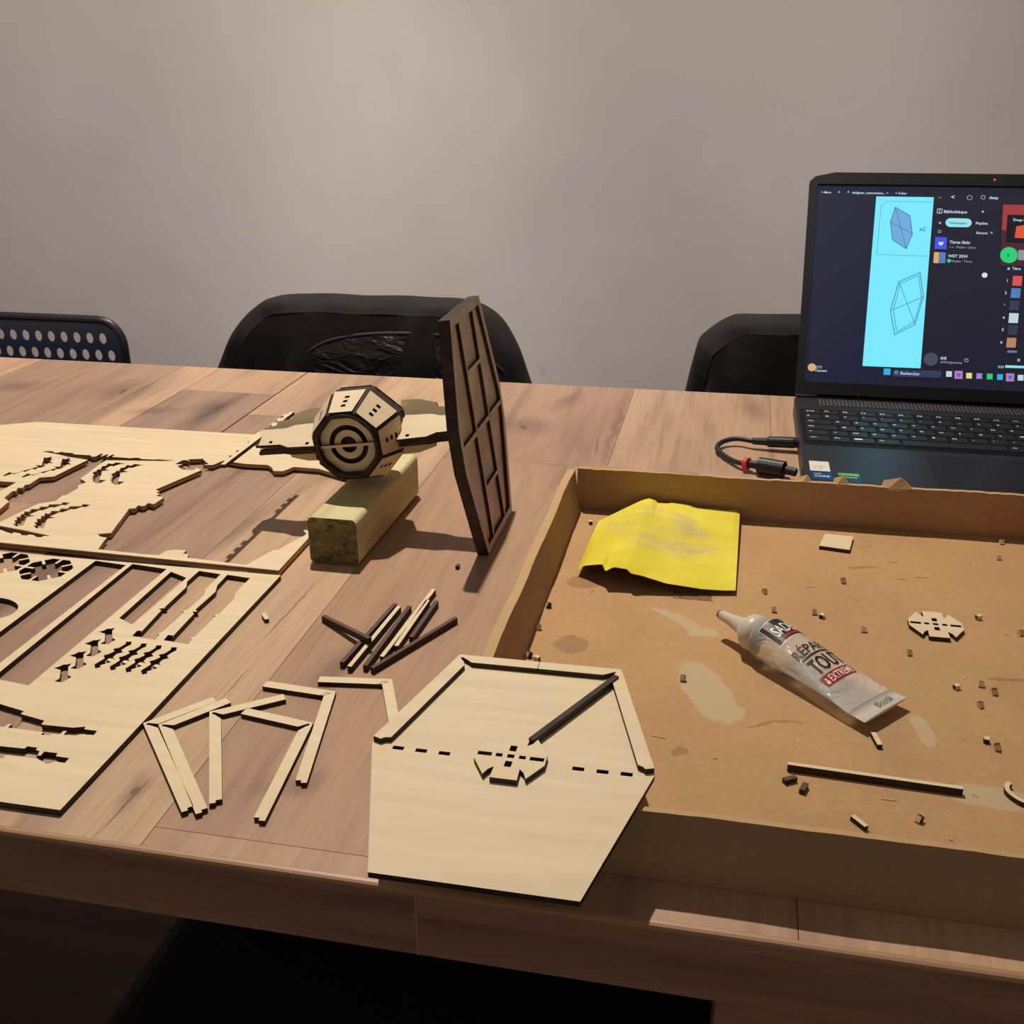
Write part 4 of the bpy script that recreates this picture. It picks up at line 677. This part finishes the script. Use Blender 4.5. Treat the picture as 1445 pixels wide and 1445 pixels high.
bis = i2[1]-Vector(HX[2])
pl = [o2[0], o2[1], o2[2], i2[2]+Vector((.003, .0006)), i2[2]+Vector((.0020,.0022)), i2[2]+Vector((-.0008,.0034)), i2[1]+Vector((.0016, -.0040)), i2[1]-bis*.1+Vector((.0012,-.0014)), Vector(HX[2])+bis*.45, Vector(HX[2])+bis*.45+Vector((-.001,0)), i2[1]-bis*.25+Vector((-.0016,.0006)), i2[1]+Vector((-.0040, 0)), i2[0]]
slabobj('frame_strip', [(p.x, p.y) for p in pl], [], .003, flatM(t1), [ply, edge], hexb)
def hubshape(cx, cy, w_, h_):
    P = []
    # eight-sided star with four diagonal notches
    a, c_ = w_/2, h_/2
    q = [(1, .0), (1, .10), (.52, .70), (.40, .52), (.30, .66), (.36, 1.0)]
    quad = [(x*a, y*c_) for x, y in [(1, .02), (1, .24), (.60, .90), (.50, .66), (.36, .52), (.38, 1.0)]]
    out = []
    for sx, sy in ((1, 1), (-1, 1), (-1, -1), (1, -1)):
        qq = [(x*sx, y*sy) for x, y in quad]
        out += qq if sx*sy > 0 else qq[::-1]
    hs = [rect(-.0018, .0018, -.0015, .0015)] + [rect(sx*.0060-.0017, sx*.0060+.0017, -.0014, .0014) for sx in (1, -1)] + [rect(-.0018, .0018, sy*.0066-.0024, sy*.0066+.0024) for sy in (1, -1)]
    hs += [[(sx*.0098, -.0016), (sx*(a-.0010), -.0016), (sx*(a-.0010), .0014), (sx*.0098, .0014)] for sx in (1, -1)]
    return [(cx+x, cy+y) for x, y in out], [[(cx+x, cy+y) for x, y in h_] for h_ in hs]
P, hs = hubshape(-.0938, .4372, .0362, .0375)
slabobj('hub_piece', P, hs, .003, flatM(t1), [ply, edge], hexb)
P = [Vector((-.0500, .5222)), Vector((-.0862, .4520))]; d = (P[1]-P[0]).normalized(); nn = Vector((-d.y, d.x))*.0016
MB().add([(v.x, v.y, z) for z in (t1, t1+.0042) for v in (P[0]-nn, P[1]-nn, P[1]+nn, P[0]+nn)], [(3,2,1,0),(4,5,6,7),(0,1,5,4),(1,2,6,5),(2,3,7,6),(3,0,4,7)], [0,0,0,1,0,0]).obj('spoke', [edge, dkp], hexb)
# ================================================================== cardboard box
box = thing('cardboard_box', 'shallow open brown cardboard box holding scraps and the glue tube', 'box', (BX, BY, 0))
bx1, by1, HT = .262, .876, .041
MB().box(BX-.004, bx1, BY-.002, by1+.003, .0003, .0028).obj('bottom', cardfloor, box)
def wall(name, p0, p1, thick, h0, h1, jag, lean=0, nn=48, z0=.0003):
    """cardboard side from p0 to p1 with a worn, slightly wavy rim"""
    p0, p1 = Vector(p0), Vector(p1); d = (p1-p0).normalized(); nrm = Vector((-d.y, d.x))
    V = []; F = []; I = []
    for i in range(nn+1):
        t = i/nn; p = p0.lerp(p1, t); z = h0*(1-t)+h1*t + random.uniform(-jag, jag) + jag*math.sin(t*17)
        wv = .0004*math.sin(t*23)
        q0 = p + nrm*(lean + wv); q1 = p + nrm*(lean*1.0 + thick + wv)
        V += [(p.x, p.y, z0), (q0.x, q0.y, z), (q1.x, q1.y, z + jag*.5), (p.x+nrm.x*thick, p.y+nrm.y*thick, z0)]
    for i in range(nn):
        a = i*4
        for j in range(4):
            F.append((a+j, a+(j+1) % 4, a+4+(j+1) % 4, a+4+j)); I.append(1 if j == 1 else 0)
    F += [(3, 2, 1, 0), (nn*4, nn*4+1, nn*4+2, nn*4+3)]; I += [0, 0]
    return meshobj(name, V, F, [card, torn], box, I)
wall('back_wall', (bx1, by1), (BX-.004, by1-.003), .0-.0034, HT+.0005, HT+.0005, .0004, nn=70)
wall('front_wall', (BX-.006, BY+.001), (bx1, BY), -.0036, HT-.0002, HT+.0002, .0002)
wall('left_wall', (BX, BY), (BX, by1-.003), .0066, HT, HT, .0005, lean=.0065)
wall('right_wall', (bx1, BY), (bx1, by1), -.004, HT, HT, .0004)
# torn flaps curling up along the back rim
def flap(pts, name='torn_flap'):
    b = MB(); n = len(pts)
    b.add([(x, y, z) for x, y, z in pts] + [(x, y-.0008, z-.0012) for x, y, z in pts], [tuple(range(n)), tuple(range(n, 2*n))[::-1]] + [(i, n+i, n+(i+1) % n, (i+1) % n) for i in range(n)])
    b.obj(name, torn, box)
yb = by1+.001
for x0, w_, h_ in ((.066, .010, .006), (.093, .014, .007), (.132, .026, .0085)):
    flap([(x0, yb, HT), (x0+w_*.1, yb+.004, HT+h_*.55), (x0+w_*.35, yb+.004, HT+h_*.7), (x0+w_*.6, yb+.002, HT+h_), (x0+w_*.8, yb+.001, HT+h_*.6), (x0+w_*.95, yb-.001, HT+h_*.1), (x0+w_*.6, yb-.002, HT-.0005), (x0+w_*.25, yb-.002, HT)])
flap([(-.125, yb, HT+.001), (-.100, yb+.001, HT+.002), (-.06, yb, HT+.0012), (-.02, yb, HT+.002), (-.018, yb-.002, HT+.0005), (-.12, yb-.002, HT+.0003)])
# exposed corrugation in front of the sandpaper
b = MB()
for k in range(6): b.box(-.029+.004*k*(k < 3), .0005-.001*(k % 2), .7150+.0022*k, .7158+.0022*k, .0027, .0031, 0)
b.obj('corrugation', mat('corrugated_groove', srgb(104, 76, 52), .9), box)
# ================================================================== things in the box
FZ = .0029
# yellow sandpaper sheet
yel = mat('yellow_sandpaper', srgb(226, 210, 66), .8, Specular_IOR_Level=.2); grit = mat('sandpaper_back', srgb(120, 96, 62), .9)
_n = noise(yel, coord(yel, (1, 1, 1)), 22, 5); _g = noise(yel, coord(yel, (28, 60, 40), (0, 0, R(30))), 1.2, 5); _t = stainmask(yel, [(-.004, .006, .050, .040, R(-30))])
_c = ramp(yel, _n, [(.3, srgb(212, 194, 46)), (.7, srgb(232, 218, 86))])
_mx = yel.node_tree.nodes.new('ShaderNodeMath'); _mx.operation = 'MULTIPLY'
yel.node_tree.links.new(ramp(yel, _g, [(.42, (0, 0, 0)), (.68, (.75, .75, .75))]), _mx.inputs[0]); yel.node_tree.links.new(_t, _mx.inputs[1])
base(yel, mix(yel, _c, srgb(196, 176, 128), _mx.outputs[0]))
def resample(P, n):
    P = [Vector(p) for p in P]; ls = [0]
    for i in range(1, len(P)): ls.append(ls[-1] + (P[i]-P[i-1]).length)
    out = []
    for k in range(n+1):
        s_ = ls[-1]*k/n; i = 1
        while i < len(P)-1 and ls[i] < s_: i += 1
        t = (s_-ls[i-1])/max(1e-9, ls[i]-ls[i-1]); out.append(P[i-1].lerp(P[i], min(1, t)))
    return out
NU, NV = 60, 18
pf = resample(D['pF'], NU); pb = resample(D['pB'], NU); V = []; F = []
lf = Vector(D['pL'][0]) - (Vector(D['pF'][0]) + Vector(D['pB'][0]))/2
for j in range(NV+1):
    v = j/NV
    for i in range(NU+1):
        u = i/NU; p = pf[i].lerp(pb[i], v)
        p = p + Vector((lf.x*(1-u)*4*v*(1-v)*.8, 0, 0)); p.z += .004*math.sin(math.pi*v)*math.sin(math.pi*u) - .0035*math.sin(math.pi*u)*math.sin(2*math.pi*v)*.5
        p.z = max(p.z, FZ+.001); p.y = min(p.y, .8705 + .001*math.sin(i*.9)); V.append((p.x, p.y, p.z))
for j in range(NV):
    for i in range(NU):
        a = j*(NU+1)+i; F.append((a, a+1, a+NU+2, a+NU+1))
n0 = len(V); V += [(x, y, z-.0004) for x, y, z in V]; nf = len(F); F += [tuple(q+n0 for q in f)[::-1] for f in F]; I = [0]*nf + [1]*nf
rim = list(range(NU+1)) + [NU+(NU+1)*j for j in range(1, NV+1)] + [NV*(NU+1)+i for i in range(NU-1, -1, -1)] + [(NU+1)*j for j in range(NV-1, 0, -1)]
for i in range(len(rim)): a, c_ = rim[i], rim[(i+1) % len(rim)]; F.append((a+n0, c_+n0, c_, a)); I.append(0)
meshobj('sandpaper', V, F, [yel, grit], None, I, smooth=False, origin=(-.042, .80, FZ), label='torn curled sheet of yellow sandpaper in the back left of the box', cat='sandpaper')
# glue tube
clear = mat('clear_soft_plastic', (.93, .91, .88), .2, Transmission_Weight=.66, IOR=1.25, Specular_IOR_Level=.6)
bump(clear, noise(clear, coord(clear, (1, 1, 1)), 95, 3, .5, 1.0), .8, .002)
milky = mat('milky_plastic', srgb(226, 218, 202), .35, Transmission_Weight=.25)
T0 = Vector((.0061, .6640, 0)); T1 = Vector((.1075, .5775, 0)); td = (T1-T0).normalized(); tn = Vector((-td.y, td.x, 0)); tlen = (T1-T0).length
tube = thing('glue_tube', 'transparent glue tube with black and red print lying in the box', 'tube', ((T0.x+T1.x)/2, (T0.y+T1.y)/2, FZ))
def tsec(s, hw, hh, zc, n=28): return [T0 + td*s + tn*(hw*math.cos(2*math.pi*k/n)) + Vector((0, 0, zc + hh*math.sin(2*math.pi*k/n))) for k in range(n)]
def loft(secs, mats, name, parent, caps=(1, 1), n=28, **k):
    V = []; F = []
    for s_ in secs: V += tsec(*s_, n=n)
    for i in range(len(secs)-1):
        for q in range(n): F.append((i*n+q, i*n+(q+1) % n, (i+1)*n+(q+1) % n, (i+1)*n+q))
    if caps[0]: F.append(tuple(range(n)))
    if caps[1]: F.append(tuple((len(secs)-1)*n+q for q in range(n))[::-1])
    o = meshobj(name, V, F, mats, parent, smooth=True, **k); return o
RB = .0150
def bodyp(s):     # half width, half height, centre height along the tube
    if s < .042: t = (s-.036)/.006; return (.0125+.0025*math.sqrt(max(0, t)), .0125+.0025*math.sqrt(max(0, t)), FZ+RB+.0005)
    t = min(1, (s-.042)/(tlen-.012-.042)); e = t**1.25
    hh = RB*(1-e)+.0008*e; return (RB+(.0212-RB)*t**1.1, hh, FZ+.0005+hh+.0062*t)
ss = [.036, .0365, .0375, .039, .042] + [.042+(tlen-.012-.042)*k/22 for k in range(1, 23)]
loft([(s, *bodyp(s)) for s in ss] + [(tlen-.006, .0214, .0007, FZ+.0074), (tlen, .0216, .0006, FZ+.0076)], clear, 'body', tube)
loft([(tlen-.0125, .0212, .0011, FZ+.0074), (tlen+.0002, .0219, .0009, FZ+.0077)], milky, 'crimped_end', tube)
zn = FZ+RB+.0005
loft([(.0005, .0030, .0030, zn+.0014), (.0015, .0034, .0034, zn+.0013), (.010, .0042, .0042, zn+.001), (.020, .0060, .0060, zn+.0005), (.0245, .0100, .0100, zn), (.0265, .0118, .0118, zn), (.0275, .0124, .0124, zn), (.0368, .0128, .0128, zn), (.0372, .0110, .0110, zn)], milky, 'nozzle', tube)
loft([(-.0006, .0028, .0028, zn+.0014), (.0008, .0033, .0033, zn+.0014)], mat('dried_glue', srgb(120, 100, 76), .5), 'tip', tube)
def wrap(s, a, off=.00035):   # point on the printed side: s along the tube, a = signed girth distance over the top
    hw, hh, zc = bodyp(min(s, tlen-.0125)); rr_ = (hw+hh)/2; th = a/((hw*.8+hh*.2)) 
    th = max(-1.5, min(1.5, th)); return T0 + td*s + tn*((hw+off)*math.sin(th)) + Vector((0, 0, zc + (hh+off)*math.cos(th)))
tb_b = MB()
def patch(s0, s1, a0, a1, mi, off=.0003, skew=0, n=10):
    V = [wrap(s0+(s1-s0)*i/n + skew*j/n, a0+(a1-a0)*j/n, off) for i in range(n+1) for j in range(n+1)]
    tb_b.add(V, [(i*(n+1)+j, i*(n+1)+j+1, (i+1)*(n+1)+j+1, (i+1)*(n+1)+j) for i in range(n) for j in range(n)], mi)
def wtext(s_, s0, a0, hgt, wid, mi, off=.00055, slant=0.0):
    """words run round the tube (a) and stand along it (s)"""
    tv, tf = text(s_); wm = max(v[0] for v in tv); mh = max(v[1] for v in tv)
    tb_b.add([wrap(s0 - v[1]/mh*hgt + slant*(v[0]/wm), a0 + v[0]/wm*wid, off) for v in tv], tf, mi)
redp = mat('red_print', srgb(150, 36, 34), .4); blkp = mat('black_print', srgb(28, 26, 28), .4); whp = mat('white_print', srgb(230, 226, 218), .4); grp = mat('grey_print', srgb(96, 96, 110), .5)
patch(.0425, .0620, -.0130, .0185, 2, .0002); patch(.0430, .0612, -.0124, .0180, 1, .0003)
wtext('SADER', .0570, -.0085, .0085, .0215, 2)
b_ = [(.0575, -.0050), (.0590, -.0065), (.0590, .0120), (.0560, .0150)]
patch(.0580, .0606, -.0060, .0120, 0, .0005)
wtext('RÉPARE', .0775, -.0135, .0088, .0300, 1)
patch(.0786, .0800, -.0120, .0150, 1, .0004)
wtext('TOUT', .0925, -.0115, .0110, .0250, 1); wtext('TOUT', .0927, -.0112, .0110, .0250, 1)
patch(.0945, .1020, -.0140, .0130, 0, .0004)
wtext('EXTREME', .1008, -.0080, .0050, .0195, 2); patch(.0985, .1010, -.0118, -.0095, 2, .0006); patch(.0965, .0980, -.0113, -.0100, 2, .0006)
wtext('Bostik', tlen-.0035, -.0020, .0042, .0125, 3, .0012)
tb_b.obj('label_print', [redp, blkp, whp, grp], tube, label='black and red printing on the clear tube')
# small plywood pieces
def ply_piece_pts(P, t, z, name, **k): return slabobj(name, P, [], t, flatM(z), [ply, edge], None, **k)
ply_piece_pts([D['chipbox'][i] for i in (3, 2, 1, 0)], .003, FZ+.0001, 'wooden_tile', label='small pale rectangular plywood tile near the back wall of the box', cat='chip')
P, hs = hubshape(.1550, .7035, .0362, .0375)
slabobj('hub_piece', P, hs, .003, flatM(FZ+.0001), [ply, edge], None, label='eight-sided notched plywood piece with small slots lying loose in the box', cat='plywood piece')
b0, b1 = [Vector(p) for p in D['bars'][0]]; d = (b1-b0).normalized(); nn = Vector((-d.y, d.x))*.0014
meshobj('stick', [(v.x, v.y, z) for z in (FZ, FZ+.0046) for v in (b0-nn, b1-nn, b1+nn, b0+nn)], [(3,2,1,0),(4,5,6,7),(0,1,5,4),(1,2,6,5),(2,3,7,6),(3,0,4,7)], [ply, edge], None, [1,0,1,1,1,1], label='long thin dark-sided wooden stick lying alone near the front of the box', cat='stick')
for (x, y, a, l_, w_, pale, lb) in ((.0493, .5052, 32, .0078, .0030, 0, 'small dark wooden chip beside the left end of the long stick'), (.0565, .4990, 70, .0072, .0030, 0, 'dark wooden chip just in front of the long stick, pointing forward'), (.1000, .5530, -78, .0125, .0030, 1, 'pale wooden chip just in front of the crimped end of the glue tube'), (.0835, .4750, -50, .0100, .0026, 1, 'pale wooden chip leaning against the front wall of the box')):
    cubelet('wooden_chip', x, y, R(a), l_, w_, .003, FZ, [ply if pale else dkp, edge], [1,0,1,1,1,1], label=lb, cat='chip')
hk = smoothpts([(.1672, .5240, 0), (.1650, .5215, 0), (.1645, .5165, 0), (.1675, .5110, 0), (.1730, .5070, 0), (.1800, .5050, 0)], 5)
op = []; ip = []
for i, p in enumerate(hk):
    d = (hk[min(i+1, len(hk)-1)]-hk[max(i-1, 0)]).normalized(); nn = Vector((-d.y, d.x, 0))*.0013; op.append(p+nn); ip.append(p-nn)
slabobj('hooked_piece', [(p.x, p.y) for p in op+ip[::-1]], [], .003, flatM(FZ), [ply, edge], None, label='curved hook-shaped plywood offcut at the right edge, front of the box', cat='chip')
first = None
for i, (x, y) in enumerate(D['bits'][:24]):
    if i == 0: 
        first = cubelet('wooden_cube', x, y, .4, .0030, .0036, .0030, FZ, [ply, edge], [1,0,1,1,0,1], label='tiny laser-cut plywood cube, one of many scattered in the box', cat='cube', group='tiny plywood cubes scattered in the cardboard box')
    else:
        o = first.copy(); C.objects.link(o); y = min(y, .868); x = max(x, -.1165)
        if (x, y) == (-.1165, D['bits'][i][1]) and i == 4: x += .0048
        o.location = (x, y, FZ + Z0 + (0 if i % 3 else .0003)); o.rotation_euler = (R(-90) if i % 4 else 0, 0, random.uniform(0, 3))
        if i % 4: o.location.z += .0018
# fine splinters of wood in the box
b = MB(); rs = random.Random(5)
for k in range(26):
    x, y, a = rs.uniform(-.09, .22), rs.uniform(.45, .84), rs.uniform(0, 3.1); l_ = rs.uniform(.001, .0045)
    b.box(-l_, l_, -.0002, .0002, FZ, FZ+.0004, 0, Matrix.Translation((x, y, 0)) @ Matrix.Rotation(a, 4, 'Z'))
b.obj('splinters', mat('pale_splinter', srgb(214, 186, 142), .7), None, kind='stuff', label='fine wood splinters and dust on the bottom of the box', cat='splinters')
# ================================================================== power cable
cabm = mat('black_rubber_cable', srgb(26, 25, 27), .45)
cab = thing('power_cable', 'black laptop power cable looping out of the left side of the laptop', 'cable', (.03, 1.04, 0))
cp = smoothpts([(.0465, 1.0720, .0085), (.0300, 1.0740, .0085), (.0130, 1.0800, .0080), (-.0010, 1.0730, .0060), (-.0060, 1.0560, .0048), (.0010, 1.0370, .0040), (.0120, 1.0180, .0050), (.0200, 1.0075, .0070), (.0290, 1.0020, .0075)], 8)
MB().tube(cp, .0026, 12).obj('cord', cabm, cab, smooth=True)
MB().tube([(.0290, 1.0745, .0085), (.0300, 1.0742, .0085), (.0440, 1.0728, .0090), (.0450, 1.0727, .0090)], [.0028, .0036, .0040, .0030], 14).obj('strain_relief', cabm, cab)
MB().tube([(.0440, 1.0728, .0092), (.0455, 1.0727, .0092), (.0700, 1.0720, .0100), (.0745, 1.0719, .0100)], [.0042, .0056, .0058, .0050], 16).obj('plug', cabm, cab)
MB().tube([(.0265, 1.0030, .0085), (.0300, 1.0018, .0088), (.0345, 1.0000, .0090), (.0352, .9998, .0090), (.0590, .9905, .0095), (.0598, .9902, .0095), (.0605, .9899, .0095), (.0700, .9860, .0090)], [.0036, .0040, .0042, .0082, .0084, .0066, .0042, .0040], 18).obj('adapter', cabm, cab)
MB().tube([(.0215, 1.0062, .0078), (.0255, 1.0040, .0082)], [.0062, .0062], 16).obj('velcro_tie', mat('red_tie', srgb(214, 62, 54), .6), cab, label='red tie around the cable')
